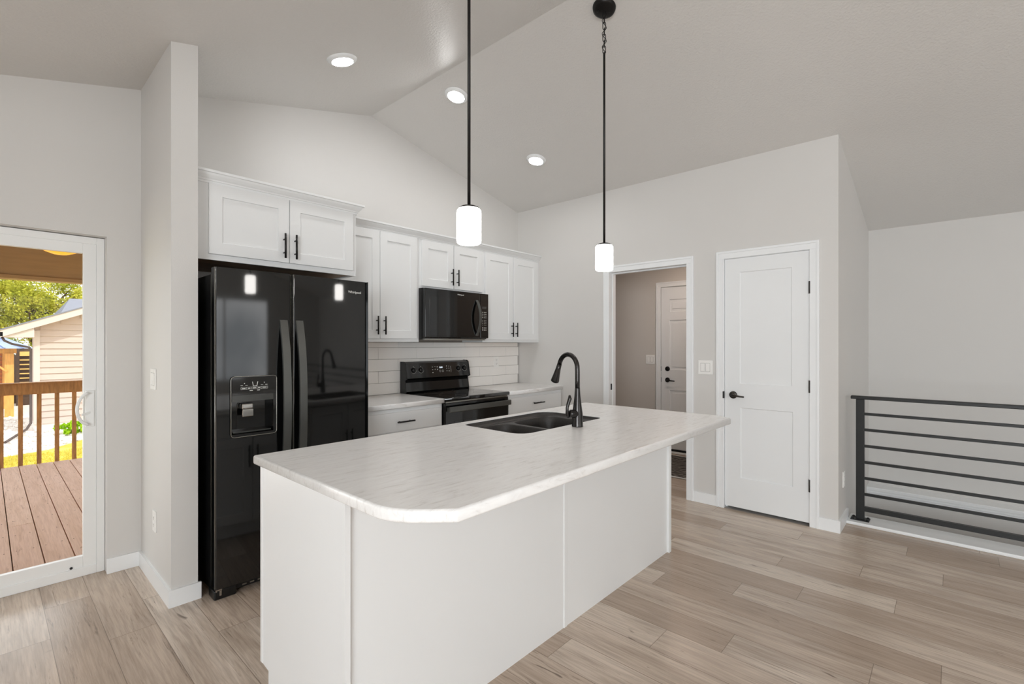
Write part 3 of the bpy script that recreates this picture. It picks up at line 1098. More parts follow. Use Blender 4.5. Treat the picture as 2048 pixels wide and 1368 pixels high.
def wall_cabinet(label, x0, x1, yface, z0, z1, doors, dz0, dz1, handle_z, group=None, fl=0.04):
    """doors: list of (xa, xb, handle_x)"""
    t = thing('wall_cabinet', label, 'cabinet', ((x0 + x1) / 2, YB, z0), group)
    bm = newbm()
    th = 0.018
    box(bm, x0, x0 + th, yface + 0.019, YB - 0.001, z0, z1)
    box(bm, x1 - th, x1, yface + 0.019, YB - 0.001, z0, z1)
    box(bm, x0 + th, x1 - th, yface + 0.019, YB - 0.001, z1 - th, z1)
    box(bm, x0 + th, x1 - th, YB - 0.008, YB - 0.001, z0 + 0.02, z1 - th)
    build('body', bm, 'cab', t)
    bm = newbm()
    fw = 0.04
    box(bm, x0, x0 + fl, yface, yface + 0.019, z0, z1); box(bm, x1 - fw, x1, yface, yface + 0.019, z0, z1)
    box(bm, x0 + fl, x1 - fw, yface, yface + 0.019, z0, z0 + fw); box(bm, x0 + fl, x1 - fw, yface, yface + 0.019, z1 - fw, z1)
    for i in range(len(doors) - 1):
        xm = (doors[i][1] + doors[i + 1][0]) / 2
        box(bm, xm - 0.02, xm + 0.02, yface, yface + 0.019, z0 + fw, z1 - fw)
    build('face_frame', bm, 'cab', t)
    bm = newbm()
    box(bm, x0 + th, x1 - th, yface + 0.019, YB - 0.008, z0 + 0.008, z0 + 0.02)
    build('bottom_panel', bm, 'cabunder', t)
    for (xa, xb, hx) in doors:
        d = build('door', shaker_bm(yface - 0.0195, xa, xb, dz0, dz1), 'cab', t)
        pull_v(d, hx, yface - 0.0195, handle_z[0], handle_z[1])
    return t
YU = 3.378
wall_cabinet('white two door wall cabinet above the refrigerator, the deepest and furthest left', 0.769, 1.746, 3.073, 1.831, 2.288,
             [(0.842, 1.282, 1.247), (1.286, 1.719, 1.315)], 1.863, 2.256, (1.886, 2.038), fl=0.10)
wall_cabinet('tall white two door wall cabinet between the refrigerator cabinet and the microwave', 1.747, 2.510, YU, 1.374, 2.288,
             [(1.775, 2.119, 2.087), (2.123, 2.482, 2.155)], 1.401, 2.257, (1.432, 1.578))
wall_cabinet('short white two door wall cabinet directly above the microwave', 2.511, 3.270, YU, 1.838, 2.288,
             [(2.535, 2.887, 2.859), (2.897, 3.254, 2.925)], 1.858, 2.255, (1.886, 2.035))
wall_cabinet('tall white two door wall cabinet in the corner right of the microwave', 3.271, 4.134, YU, 1.374, 2.288,
             [(3.294, 3.697, 3.668), (3.705, 4.091, 3.733)], 1.401, 2.253, (1.430, 1.577), fl=0.04)
# crown mouldings
def crown_path(bm, pts, prof):
    """pts: plan path, outward is to the right of travel; prof: (out, z)"""
    rows = []
    n = len(pts)
    for i, p in enumerate(pts):
        p = Vector(p)
        if i == 0:
            d = (Vector(pts[1]) - p).normalized(); nn = Vector((d.y, -d.x)); k = 1
        elif i == n - 1:
            d = (p - Vector(pts[-2])).normalized(); nn = Vector((d.y, -d.x)); k = 1
        else:
            d0 = (p - Vector(pts[i - 1])).normalized(); d1_ = (Vector(pts[i + 1]) - p).normalized()
            n0 = Vector((d0.y, -d0.x)); n1 = Vector((d1_.y, -d1_.x))
            nn = (n0 + n1).normalized(); k = 1 / nn.dot(n0)
        rows.append([bm.verts.new((p.x + nn.x * o * k, p.y + nn.y * o * k, z)) for o, z in prof])
    for a, b in zip(rows, rows[1:]):
        for j in range(len(prof)):
            j2 = (j + 1) % len(prof)
            bm.faces.new([a[j], a[j2], b[j2], b[j]])
    bm.faces.new(rows[0]); bm.faces.new(list(reversed(rows[-1])))
PROF = [(0.0, 2.259), (0.006, 2.259), (0.008, 2.270), (0.013, 2.272), (0.015, 2.279), (0.022, 2.287), (0.031, 2.299), (0.036, 2.310), (0.045, 2.312), (0.045, 2.325), (0.0, 2.325)]
bm = newbm()
crown_path(bm, [(0.769, 3.0725), (1.7465, 3.0725), (1.7465, YU - 0.044)], PROF)
tag(build('crown_moulding', bm, 'cab'), 'white crown moulding along the top of the cabinet above the refrigerator', 'moulding')
bm = newbm()
crown_path(bm, [(1.7475, YU - 0.0005), (4.134, YU - 0.0005)], PROF)
tag(build('crown_moulding', bm, 'cab'), 'long white crown moulding along the three cabinets over the microwave and counters', 'moulding')

# base cabinets
def base_cabinet(label, x0, x1, drawer, hx, doors):
    yf = 3.073
    t = thing('base_cabinet', label, 'cabinet', ((x0 + x1) / 2, YB, 0))
    bm = newbm()
    box(bm, x0, x1, yf + 0.019, YB - 0.001, 0.10, 0.875)
    box(bm, x0, x1, yf + 0.075, YB - 0.001, 0.0, 0.10)
    build('body', bm, 'cab', t)
    bm = newbm()
    for a, b, c, d in ((x0, x0 + 0.02, 0.10, 0.875), (x1 - 0.02, x1, 0.10, 0.875), (x0 + 0.02, x1 - 0.02, 0.835, 0.875), (x0 + 0.02, x1 - 0.02, 0.66, 0.71), (x0 + 0.02, x1 - 0.02, 0.10, 0.14)):
        box(bm, a, b, yf, yf + 0.019, c, d)
    build('face_frame', bm, 'cab', t)
    bm = newbm()
    box(bm, drawer[0], drawer[1], yf - 0.0195, yf - 0.0005, drawer[2], drawer[3], bev=0.003)
    d = build('drawer', bm, 'cab', t)
    pull_h(d, hx[0], hx[1], yf - 0.0195, 0.775)
    for (xa, xb, h) in doors:
        d = build('door', shaker_bm(yf - 0.0195, xa, xb, 0.115, 0.672), 'cab', t)
        pull_v(d, h, yf - 0.0195, 0.49, 0.638)
base_cabinet('white base cabinet with a drawer between the refrigerator and the range', 1.752, 2.514, (1.772, 2.498, 0.702, 0.846), (2.060, 2.214), [(1.772, 2.132, 2.10), (2.138, 2.498, 2.17)])
base_cabinet('white base cabinet with a drawer between the range and the door wall', 3.279, 4.134, (3.300, 4.114, 0.699, 0.846), (3.636, 3.800), [(3.300, 3.705, 3.675), (3.711, 4.114, 3.745)])
bm = newbm()
slab(bm, [(1.740, 3.040), (2.516, 3.040), (2.516, 3.660), (1.740, 3.660)], 0.876, 0.914, r=0.006)
tag(build('countertop', bm, 'marble'), 'short white marble look countertop between the refrigerator and the range', 'countertop')
bm = newbm()
slab(bm, [(3.277, 3.040), (4.1335, 3.040), (4.1335, 3.660), (3.277, 3.660)], 0.876, 0.914, r=0.006)
tag(build('countertop', bm, 'marble'), 'short white marble look countertop in the corner right of the range', 'countertop')

# backsplash
bs = thing('tile_backsplash', 'white subway tile backsplash on the wall behind the range', 'backsplash', (2.93, YB, 0.914))
bm = newbm()
box(bm, 1.70, 4.126, 3.6735, YB - 0.0005, 0.9145, 1.3735)
box(bm, 2.512, 3.27, 3.6735, YB - 0.0005, 1.3735, 1.395)
build('grout', bm, 'grout', bs)
bm = newbm()
zr = [0.9150, 1.0155, 1.1185, 1.2225, 1.3265, 1.3730]
for j in range(5):
    za, zb = zr[j] + 0.0012, zr[j + 1] - 0.0012
    off = 3.712 if j % 2 == 0 else 3.914
    x = off - 0.4035 * 6
    while x < 4.125:
        a, b = max(x + 0.0012, 1.702), min(x + 0.4035 - 0.0012, 4.125)
        if b - a > 0.01:
            box(bm, a, b, 3.668, 3.6745, za, zb, bev=0.0012)
        x += 0.4035
build('tiles', bm, 'tile', bs)

# ------------------------------------------------------------------ range
rg = thing('electric_range', 'black freestanding electric range with glass cooktop between the two counters', 'stove', (2.896, 3.36, 0))
X0, X1 = 2.5185, 3.2745
bm = newbm()
box(bm, X0, X1, 3.075, 3.660, 0.03, 0.895)
build('body', bm, 'fridgeside', rg)
for (a, b) in ((X0 + 0.04, 3.12), (X1 - 0.04, 3.12), (X0 + 0.04, 3.62), (X1 - 0.04, 3.62)):
    bm = newbm()
    lathe(bm, [(0, 0.031), (0.015, 0.031), (0.018, 0.0), (0, 0)], (a, b, 0.0), (0, 0, 1), 14)
    build('foot', bm, 'blackplastic', rg)
bm = newbm()
slab(bm, [(X0 - 0.001, 3.022), (X1 + 0.001, 3.022), (X1 + 0.001, 3.575), (X0 - 0.001, 3.575)], 0.886, 0.918, r=0.007)
ct = build('cooktop', bm, 'glassblack', rg)
for (cx, cy, r) in ((X0 + 0.20, 3.17, 0.115), (X1 - 0.20, 3.17, 0.09), (X0 + 0.20, 3.44, 0.08), (X1 - 0.20, 3.44, 0.105)):
    pts = [(cx + r * math.cos(2 * PI * k / 48), cy + r * math.sin(2 * PI * k / 48), 0.9181) for k in range(48)]
    bm = newbm()
    ring_tube(bm, pts, 0.0006, 4)
    build('burner_ring', bm, 'blackplastic', ct)
# back guard: tilted control panel, lower step
bm = newbm()
prism(bm, [(3.660, 0.915), (3.660, 1.196), (3.612, 1.196), (3.585, 1.182), (3.562, 1.048), (3.590, 1.032), (3.600, 1.020), (3.585, 1.010), (3.575, 0.930), (3.580, 0.915)], X0 + 0.006, X1 - 0.006, 'x')
bg = build('back_guard', bm, 'gloss2', rg)
for (xa, xb) in ((X0 - 0.001, X0 + 0.0055), (X1 - 0.0055, X1 + 0.001)):
    bm = newbm()
    prism(bm, [(3.6605, 0.913), (3.6605, 1.198), (3.605, 1.198), (3.582, 1.184), (3.556, 1.046), (3.590, 1.03), (3.573, 0.93), (3.573, 0.913)], xa, xb, 'x')
    build('side_cap', bm, 'blackplastic', rg)
fn = Vector((0, -(1.182 - 1.048), (3.585 - 3.562))).normalized()   # face normal of the control panel
def on_panel(x, z):
    k = (z - 1.048) / (1.182 - 1.048)
    return Vector((x, 3.562 + (3.585 - 3.562) * k, z))
for kx in (2.600, 2.683, 3.133, 3.212):
    p = on_panel(kx, 1.120)
    bm = newbm()
    lathe(bm, [(0, 0.016), (0.0165, 0.016), (0.0205, 0.012), (0.0225, 0.0), (0, 0)], p, fn, 24)
    q = p + fn * 0.016
    bar(bm, q + Vector((0, 0, -0.019)), q + Vector((0, 0, 0.019)), 0.007, 0.012, up=fn)
    kn = build('control_knob', bm, 'blackplastic', rg)
    bm = newbm()
    ups = Vector((0, 0.17, 1)).normalized()
    for k in range(7):
        a = math.radians(200 + k * 23)
        c = p + Vector((1, 0, 0)) * 0.029 * math.cos(a) + ups * 0.029 * math.sin(a) + fn * 0.0006
        a2 = math.radians(200 + (k + 0.8) * 23)
        c2 = p + Vector((1, 0, 0)) * 0.029 * math.cos(a2) + ups * 0.029 * math.sin(a2) + fn * 0.0006
        bar(bm, c, c2, 0.0012, 0.0032, up=fn)
    bar(bm, p + ups * 0.022 + fn * 0.017, p + ups * 0.008 + fn * 0.024, 0.003, 0.002, up=fn)
    bar(bm, p + ups * 0.027 + fn * 0.0006, p + ups * 0.036 + fn * 0.0006, 0.003, 0.002, up=fn)
    build('dial_marks', bm, 'ink', kn)
bm = newbm()
a = on_panel(2.795, 1.072) + fn * 0.0006; b = on_panel(3.045, 1.072) + fn * 0.0006; c = on_panel(3.045, 1.158) + fn * 0.0006; d = on_panel(2.795, 1.158) + fn * 0.0006
quadface(bm, [a, b, c, d]); 
a_, b_, c_, d_ = [p - fn * 0.002 for p in (a, b, c, d)]
quadface(bm, [a_, b_, c_, d_]); quadface(bm, [a, b, b_, a_]); quadface(bm, [b, c, c_, b_]); quadface(bm, [c, d, d_, c_]); quadface(bm, [d, a, a_, d_])
dp = build('display_panel', bm, 'glassblack', rg)
bm = newbm()
for (x, z, w, h) in ((2.815, 1.142, .012, .004), (2.845, 1.144, .010, .003), (2.815, 1.118, .010, .004), (2.845, 1.120, .009, .004), (2.815, 1.090, .010, .007), (2.872, 1.142, .008, .009), (2.872, 1.118, .008, .009),
                     (2.985, 1.146, .008, .006), (3.012, 1.144, .007, .004), (2.985, 1.124, .006, .008), (3.012, 1.124, .006, .008), (2.985, 1.100, .010, .004), (3.012, 1.100, .008, .009), (3.036, 1.116, .002, .058),
                     (2.902, 1.094, .014, .002), (2.935, 1.094, .014, .002), (2.902, 1.110, .014, .002), (2.935, 1.110, .014, .002), (2.894, 1.102, .002, .012), (2.911, 1.102, .002, .012), (2.927, 1.102, .002, .012), (2.944, 1.102, .002, .012)):
    p = on_panel(x, z) + fn * 0.0012
    bar(bm, p - Vector((w / 2, 0, 0)), p + Vector((w / 2, 0, 0)), h, 0.0008, up=fn)
build('key_symbols', bm, 'ink', dp)
ups = Vector((0, 0.17, 1)).normalized()
text_mesh('clock_digits', '12:00', 0.019, on_panel(2.893, 1.130) + fn * 0.0012, (1, 0, 0), ups, 'led', dp, 0.0003)
# oven door
bm = newbm()
box(bm, X0 + 0.004, X1 - 0.004, 3.034, 3.074, 0.245, 0.872, bev=0.004)
od = build('oven_door', bm, 'gloss2', rg)
bm = newbm()
box(bm, X0 + 0.10, X1 - 0.10, 3.0325, 3.036, 0.36, 0.72, bev=0.001)
build('door_window', bm, 'glassblack', od)
bm = newbm()
box(bm, X0 + 0.012, X1 - 0.012, 2.985, 3.002, 0.800, 0.846, bev=0.005)
for x in (X0 + 0.03, X1 - 0.03):
    box(bm, x - 0.014, x + 0.014, 3.000, 3.036, 0.808, 0.838, bev=0.003)
build('door_handle', bm, 'satinblack', od)
bm = newbm()
box(bm, X0 + 0.01, X1 - 0.01, 3.038, 3.074, 0.874, 0.885)
build('vent_strip', bm, 'edge', rg)
bm = newbm()
box(bm, X0 + 0.004, X1 - 0.004, 3.036, 3.074, 0.05, 0.238, bev=0.004)
build('storage_drawer', bm, 'gloss2', rg)

# ------------------------------------------------------------------ microwave
mw = thing('microwave', 'black over-the-range microwave hanging under the short cabinet', 'microwave', (2.893, 3.48, 1.39))
MX0, MX1, MZ0, MZ1, MYF = 2.5125, 3.2690, 1.392, 1.8365, 3.292
bm = newbm()
box(bm, MX0, MX1, MYF + 0.030, YB - 0.012, MZ0 + 0.012, MZ1)
build('body', bm, 'blackplastic', mw)
bm = newbm()
box(bm, MX0 + 0.02, MX1 - 0.02, MYF + 0.03, YB - 0.02, MZ0, MZ0 + 0.012)
bt = build('bottom_plate', bm, 'edge', mw)
bm = newbm()
box(bm, MX0, 3.160, MYF, MYF + 0.029, 1.412, MZ1 - 0.001, bev=0.006)
md = build('door', bm, 'gloss2', mw)
bm = newbm()
box(bm, 2.560, 3.115, MYF - 0.0012, MYF + 0.002, 1.432, 1.770, bev=0.0006)
build('door_window', bm, 'glassblack', md)
bm = newbm()
pts = []
for k in range(17):
    s = -1 + 2 * k / 16
    pts.append((3.112, MYF - 0.004 - 0.052 * (1 - s * s), 1.602 + 0.165 * s))
for i in range(16):
    bar(bm, pts[i], pts[i + 1], 0.026, 0.008, up=(0, -1, 0))
build('door_handle', bm, 'satinblack', md)
text_mesh('logo_lettering', 'Whirlpool', 0.0185, (2.874, MYF - 0.0008, 1.797), (1, 0, 0), (0, 0, 1), 'ink', md)
bm = newbm()
box(bm, 3.162, MX1, MYF + 0.001, MYF + 0.029, 1.412, MZ1 - 0.001, bev=0.004)
cp = build('control_panel', bm, 'gloss2', mw)
bm = newbm()
for r in range(4):
    for c in range(3):
        x = 3.190 + 0.022 * c; z = 1.658 - 0.017 * r
        box(bm, x - 0.0042, x + 0.0042, MYF - 0.0002, MYF + 0.002, z - 0.003, z + 0.003)
for r in range(4):
    for c in range(3):
        x = 3.190 + 0.022 * c; z = 1.582 - 0.015 * r
        box(bm, x - 0.0026, x + 0.0026, MYF - 0.0002, MYF + 0.002, z - 0.0022, z + 0.0022)
for r in range(2):
    for c in range(3):
        x = 3.190 + 0.022 * c; z = 1.510 - 0.020 * r
        box(bm, x - 0.0046, x + 0.0046, MYF - 0.0002, MYF + 0.002, z - 0.0036, z + 0.0036)
build('key_symbols', bm, 'ink', cp)
bm = newbm()
box(bm, 3.182, 3.240, MYF - 0.0002, MYF + 0.002, 1.690, 1.712)
build('display', bm, 'grey', cp)

# ------------------------------------------------------------------ refrigerator
fr = thing('refrigerator', 'black side by side refrigerator with ice and water dispenser beside the wall end', 'refrigerator', (1.262, 3.25, 0))
FY = 2.850
bm = newbm()
box(bm, 0.822, 1.702, 2.945, 3.655, 0.03, 1.735, bev=0.004)
build('body', bm, 'fridgeside', fr)
bm = newbm()
tube(bm, [(0.8225, 2.9445, 0.10), (0.8225, 2.9445, 1.733)], 0.0028, 8)  # thin pale tube added as a highlight along the front edge of the body
build('edge_highlight', bm, 'edge', fr)
bm = newbm()
box(bm, 0.824, 1.700, 2.915, 2.946, 0.075, 1.74)
build('door_gasket', bm, 'blackplastic', fr)
for xa in (0.835, 1.62):
    bm = newbm()
    box(bm, xa, xa + 0.07, 2.916, 2.99, 1.742, 1.772, bev=0.004)
    build('hinge_cover', bm, 'blackplastic', fr)
# freezer door with recessed dispenser
DX0, DX1, DZ0, DZ1 = 0.892, 1.104, 0.868, 1.044
bm = newbm()
ax0, ax1, az0, az1 = 0.813, 1.2035, 0.060, 1.764
r = 0.008
def door_shell(bm, x0, x1, z0, z1, hole=None, y0=FY, y1=2.914, rc=6.4):
    """door with a gently convex front, rounded vertical edges and an optional recess"""
    def fy(x):
        return y0 - 0.008 + (x - 1.24) ** 2 / (2 * rc)
    xs = [x0 + r + (x1 - x0 - 2 * r) * k / 36 for k in range(37)]
    if hole:
        xs = sorted(set([x for x in xs if abs(x - hole[0]) > 0.003 and abs(x - hole[1]) > 0.003] + [hole[0], hole[1]]))
    left = []
    for k in range(6):
        a = PI / 2 * k / 6
        left.append((x0 + r - r * math.cos(a), fy(x0) + r - r * math.sin(a)))
    right = [(x0 + x1 - p[0], p[1]) for p in reversed(left)]
    zsplit = [z0, hole[2], hole[3], z1] if hole else [z0, z1]
    grid = {}
    def gv(i, z):
        if (i, z) not in grid:
            grid[(i, z)] = bm.verts.new((xs[i], fy(xs[i]), z))
        return grid[(i, z)]
    for i in range(len(xs) - 1):
        inside = hole and hole[0] - 1e-6 <= xs[i] and xs[i + 1] <= hole[1] + 1e-6
        for j in range(len(zsplit) - 1):
            if inside and j == 1:
                continue
            f = bm.faces.new([gv(i, zsplit[j]), gv(i + 1, zsplit[j]), gv(i + 1, zsplit[j + 1]), gv(i, zsplit[j + 1])])
            f.smooth = True
    for side in ([(x0, y1)] + left + [(xs[0], fy(xs[0]))], [(xs[-1], fy(xs[-1]))] + right + [(x1, y1)]):
        vs = [(bm.verts.new((p[0], p[1], z0)), bm.verts.new((p[0], p[1], z1))) for p in side]
        for p, q in zip(vs, vs[1:]):
            f = bm.faces.new([p[0], q[0], q[1], p[1]])
    plan = [(x0, y1)] + left + [(x, fy(x)) for x in xs] + right + [(x1, y1)]
    bm.faces.new([bm.verts.new((p[0], p[1], z0)) for p in reversed(plan)])
    bm.faces.new([bm.verts.new((p[0], p[1], z1)) for p in plan])
    quadface(bm, [(x0, y1, z0), (x1, y1, z0), (x1, y1, z1), (x0, y1, z1)])
    if hole:
        hx0, hx1, hz0, hz1 = hole
        hx = [x for x in xs if hx0 - 1e-6 <= x <= hx1 + 1e-6]
        yb = y0 + 0.056
        for x, p in ((hx0, 0), (hx1, 0)):
            quadface(bm, [(x, fy(x), hz0), (x, yb, hz0), (x, yb, hz1), (x, fy(x), hz1)])
        for z in (hz0, hz1):
            bm.faces.new([bm.verts.new((x, fy(x), z)) for x in hx] + [bm.verts.new((hx1, yb, z)), bm.verts.new((hx0, yb, z))])
        quadface(bm, [(hx0, yb, hz0), (hx1, yb, hz0), (hx1, yb, hz1), (hx0, yb, hz1)])
bm = newbm()
door_shell(bm, ax0, ax1, az0, az1, (DX0, DX1, DZ0, DZ1))
fd = build('freezer_door', bm, 'gloss', fr)
bm = newbm()
door_shell(bm, 1.2135, 1.708, az0, az1)
rd = build('refrigerator_door', bm, 'gloss', fr)
for o_, xa, xb in ((fd, ax0, ax1), (rd, 1.2135, 1.708)):
    for x in (xa + 0.001, xb - 0.001):
        bm = newbm()
        tube(bm, [(x, FY + 0.005 - 0.012 * (1 - min(1, abs(x - 1.24) / 0.43)), az0 + 0.01), (x, FY + 0.005 - 0.012 * (1 - min(1, abs(x - 1.24) / 0.43)), az1 - 0.004)], 0.0022, 8)
        build('edge_trim', bm, 'edge', o_)
def fridge_handle(parent, x, w):
    bm = newbm()
    z0, z1 = 0.50, 1.495
    secs = []
    n = 24
    for k in range(n + 1):
        s = -1 + 2 * k / n
        bow = 1 - abs(s) ** 2.6
        y = FY - 0.012 - 0.058 * bow
        z = (z0 + z1) / 2 + (z1 - z0) / 2 * s
        secs.append([bm.verts.new((x - w / 2, y + 0.016, z)), bm.verts.new((x - w / 2, y, z)), bm.verts.new((x + w / 2, y, z)), bm.verts.new((x + w / 2, y + 0.016, z))])
    for a, b in zip(secs, secs[1:]):
        for k in range(4):
            bm.faces.new([a[k], a[(k + 1) % 4], b[(k + 1) % 4], b[k]])
    bm.faces.new(secs[0]); bm.faces.new(list(reversed(secs[-1])))
    box(bm, x - w / 2, x + w / 2, FY - 0.008, FY + 0.012, z0, z0 + 0.03)
    box(bm, x - w / 2, x + w / 2, FY - 0.008, FY + 0.012, z1 - 0.03, z1)
    return build('handle', bm, 'satinblack', parent)
fridge_handle(fd, 1.160, 0.042)
fridge_handle(rd, 1.251, 0.042)
# dispenser surround
bm = newbm()
pts = rrect(0.886, 1.122, 0.853, 1.180, 0.018, 6)
ring_tube(bm, [(p[0], FY - 0.0075, p[1]) for p in pts], 0.0026, 6)
build('dispenser_frame', bm, 'edge', fd)
bm = newbm()
box(bm, 0.890, 1.118, FY - 0.0095, FY + 0.001, 1.080, 1.176, bev=0.001)
dc = build('dispenser_controls', bm, 'gloss', fd)
bm = newbm()
prism(bm, [(FY - 0.009, 1.045), (FY - 0.009, 1.079), (FY + 0.001, 1.079), (FY + 0.030, 1.045)], 0.890, 1.104, 'x')
build('dispenser_lip', bm, 'grey', fd)
bm = newbm()
yk = FY - 0.0102
def dash(x, z, w, h):
    box(bm, x - w / 2, x + w / 2, yk, yk + 0.001, z - h / 2, z + h / 2)
bar(bm, (0.992, yk, 1.150), (0.997, yk, 1.126), 0.0012, 0.003, up=(1, 0, 0))
bar(bm, (1.020, yk, 1.150), (1.015, yk, 1.126), 0.0012, 0.003, up=(1, 0, 0))
dash(1.006, 1.126, 0.020, 0.003)
for x in (0.938, 0.962, 1.042, 1.065):
    dash(x, 1.131, 0.012, 0.002)
dash(0.952, 1.142, 0.004, 0.005); dash(1.054, 1.143, 0.004, 0.005)
for z in (1.109, 1.121):
    dash(1.003, z, 0.138, 0.001)
for x in (0.934, 0.962, 0.988, 1.016, 1.038, 1.072):
    dash(x, 1.115, 0.001, 0.012)
for x, w in ((0.948, 0.018), (0.975, 0.012), (1.002, 0.018), (1.027, 0.012), (1.055, 0.022)):
    dash(x, 1.115, w, 0.004)
dash(0.986, 1.102, 0.016, 0.003); dash(1.024, 1.102, 0.014, 0.003)
build('control_symbols', bm, 'ink', dc)
bm = newbm()
box(bm, 0.945, 1.008, FY + 0.012, FY + 0.056, 0.998, 1.030, bev=0.008)
box(bm, 0.948, 1.006, FY + 0.010, FY + 0.020, 0.958, 0.998, bev=0.003)
build('dispenser_lever', bm, 'chrome', fd)
bm = newbm()
box(bm, 0.900, 1.096, FY + 0.006, FY + 0.054, 0.8725, 0.880, bev=0.001)
build('drip_tray', bm, 'grey', fd)
text_mesh('logo_lettering', 'Whirlpool', 0.0225, (1.566, FY - 0.0010, 1.684), Vector((1, 0.057, 0)).normalized(), (0, 0, 1), 'ink', rd)
# base grille, foot cover
bm = newbm()
box(bm, 0.924, 1.700, 2.900, 2.945, 0.012, 0.058, bev=0.003)
gr_ = build('base_grille', bm, 'blackplastic', fr)
bm = newbm()
for k in range(18):
    x = 0.96 + k * 0.04
    box(bm, x, x + 0.022, 2.8985, 2.901, 0.022, 0.030)
build('grille_slots', bm, 'edge', gr_)
bm = newbm()
box(bm, 0.814, 0.922, 2.868, 2.965, 0.0, 0.050, bev=0.006)
build('foot_cover', bm, 'blackplastic', fr)
bm = newbm()
box(bm, 1.602, 1.706, 2.868, 2.965, 0.0, 0.050, bev=0.006)
build('foot_cover', bm, 'blackplastic', fr)
bm = newbm()
box(bm, 0.819, 0.850, 2.864, 2.8685, 0.050, 0.060)
box(bm, 0.838, 0.848, 2.864, 2.8675, 0.022, 0.052)
tube(bm, [(0.823, 2.862, 0.046), (0.823, 2.862, 0.085)], 0.004, 8)
build('bottom_hinge', bm, 'chrome', fr)

# ------------------------------------------------------------------ island
isl = thing('island_cabinet', 'white kitchen island cabinet with flat back panels under the large countertop', 'cabinet', (1.88, 1.70, 0))
IX0, IX1, IY0, IY1 = 0.752, 3.008, 1.372, 2.010
bm = newbm()
box(bm, IX0, IX1, IY0 + 0.003, IY1, 0.10, 0.60)
box(bm, IX0, IX1, IY0 + 0.003, IY1 - 0.07, 0.0, 0.10)
box(bm, IX0, 1.72, IY0 + 0.003, IY1, 0.60, 0.876)
box(bm, 2.54, IX1, IY0 + 0.003, IY1, 0.60, 0.876)
box(bm, 1.72, 2.54, IY0 + 0.003, IY0 + 0.02, 0.60, 0.876)
box(bm, 1.72, 2.54, IY1 - 0.012, IY1, 0.60, 0.876)
build('body', bm, 'cab', isl)
bm = newbm()
prism(bm, [(1.354, 0), (1.942, 0), (1.942, 0.098), (2.016, 0.105), (2.016, 0.876), (1.354, 0.876)], 0.736, 0.752, 'x')
ep = build('end_panel', bm, 'cab', isl)
for (a, b, c) in ((1.354, 1.372, 0.0), (1.996, 2.016, 0.105)):
    bm = newbm()
    box(bm, 0.7335, 0.736, a, b, c, 0.876)
    build('corner_strip', bm, 'cab', ep)
bm = newbm()
box(bm, IX1, IX1 + 0.016, 1.354, 2.016, 0.0, 0.876)
build('end_panel', bm, 'cab', isl)
for a, b in ((0.7585, 1.866), (1.888, 3.002)):
    bm = newbm()
    box(bm, a, b, IY0 - 0.003, IY0 + 0.003, 0.0, 0.876)
    build('back_panel', bm, 'cab', isl)
bm = newbm()
box(bm, 1.865, 1.889, IY0 - 0.0075, IY0 + 0.002, 0, 0.876, bev=0.0015)
build('batten', bm, 'cab', isl)
bm = newbm()
box(bm, 2.996, 3.026, IY0 - 0.0195, IY0 + 0.0, 0, 0.876, bev=0.0015)
build('batten', bm, 'cab', isl)
def flip_y(bm, yc):
    for v in bm.verts:
        v.co.y = 2 * yc - v.co.y
for (xa, xb, hx) in ((0.775, 1.21, 1.18), (1.216, 1.65, 1.246), (1.73, 2.13, 2.10), (2.136, 2.53, 2.166), (2.60, 2.985, 2.63)):
    bm = shaker_bm(IY1 - 0.0195, xa, xb, 0.115, 0.70 if xa < 1.7 else 0.86)
    flip_y(bm, IY1)
    dd = build('door', bm, 'cab', isl)
    pull_v(dd, hx, IY1 + 0.0195, 0.5, 0.65, s=1)
for (xa, xb) in ((0.775, 1.21), (1.216, 1.65)):
    bm = newbm()
    box(bm, xa, xb, IY1 + 0.0005, IY1 + 0.0195, 0.715, 0.86, bev=0.003)
    build('drawer', bm, 'cab', isl)

# countertop outline (counter clockwise)
CX0, CX1, CY0, CY1 = 0.722, 3.072, 0.975, 2.056
outer = [(0.722, 2.056)]
# left side down to the rounded clipped corner
for k in range(9):
    a = PI + math.radians(45) * k / 8
    outer.append((0.722 + 0.20 + 0.20 * math.cos(a), 1.19 + 0.20 * math.sin(a)))
outer += [(0.851, CY0 + 0.003), (0.856, CY0)]
outer += [(3.010, CY0)]
for k in range(7):
    a = math.radians(-38 + 38 * k / 6)
    outer.append((3.072 - 0.10 + 0.10 * math.cos(a), 1.09 + 0.10 * math.sin(a)))
outer += [(3.072, 2.050), (3.066, 2.056)]
hole = rrect(1.765, 2.505, 1.545, 1.985, (0.10, 0.05, 0.085, 0.05), 8)
hole[:] = [(x, y + 0.018 * (1 - ((x - 2.135) / 0.37) ** 2) if y > 1.8 else y) for x, y in hole]
ctop = thing('island_countertop', 'large white marble look island countertop with clipped corners and a sink cutout', 'countertop', (1.9, 1.5, 0.876))
bm = newbm()
slab(bm, outer, 0.876, 0.914, hole, r=0.009)
build('slab', bm, 'marble', ctop)

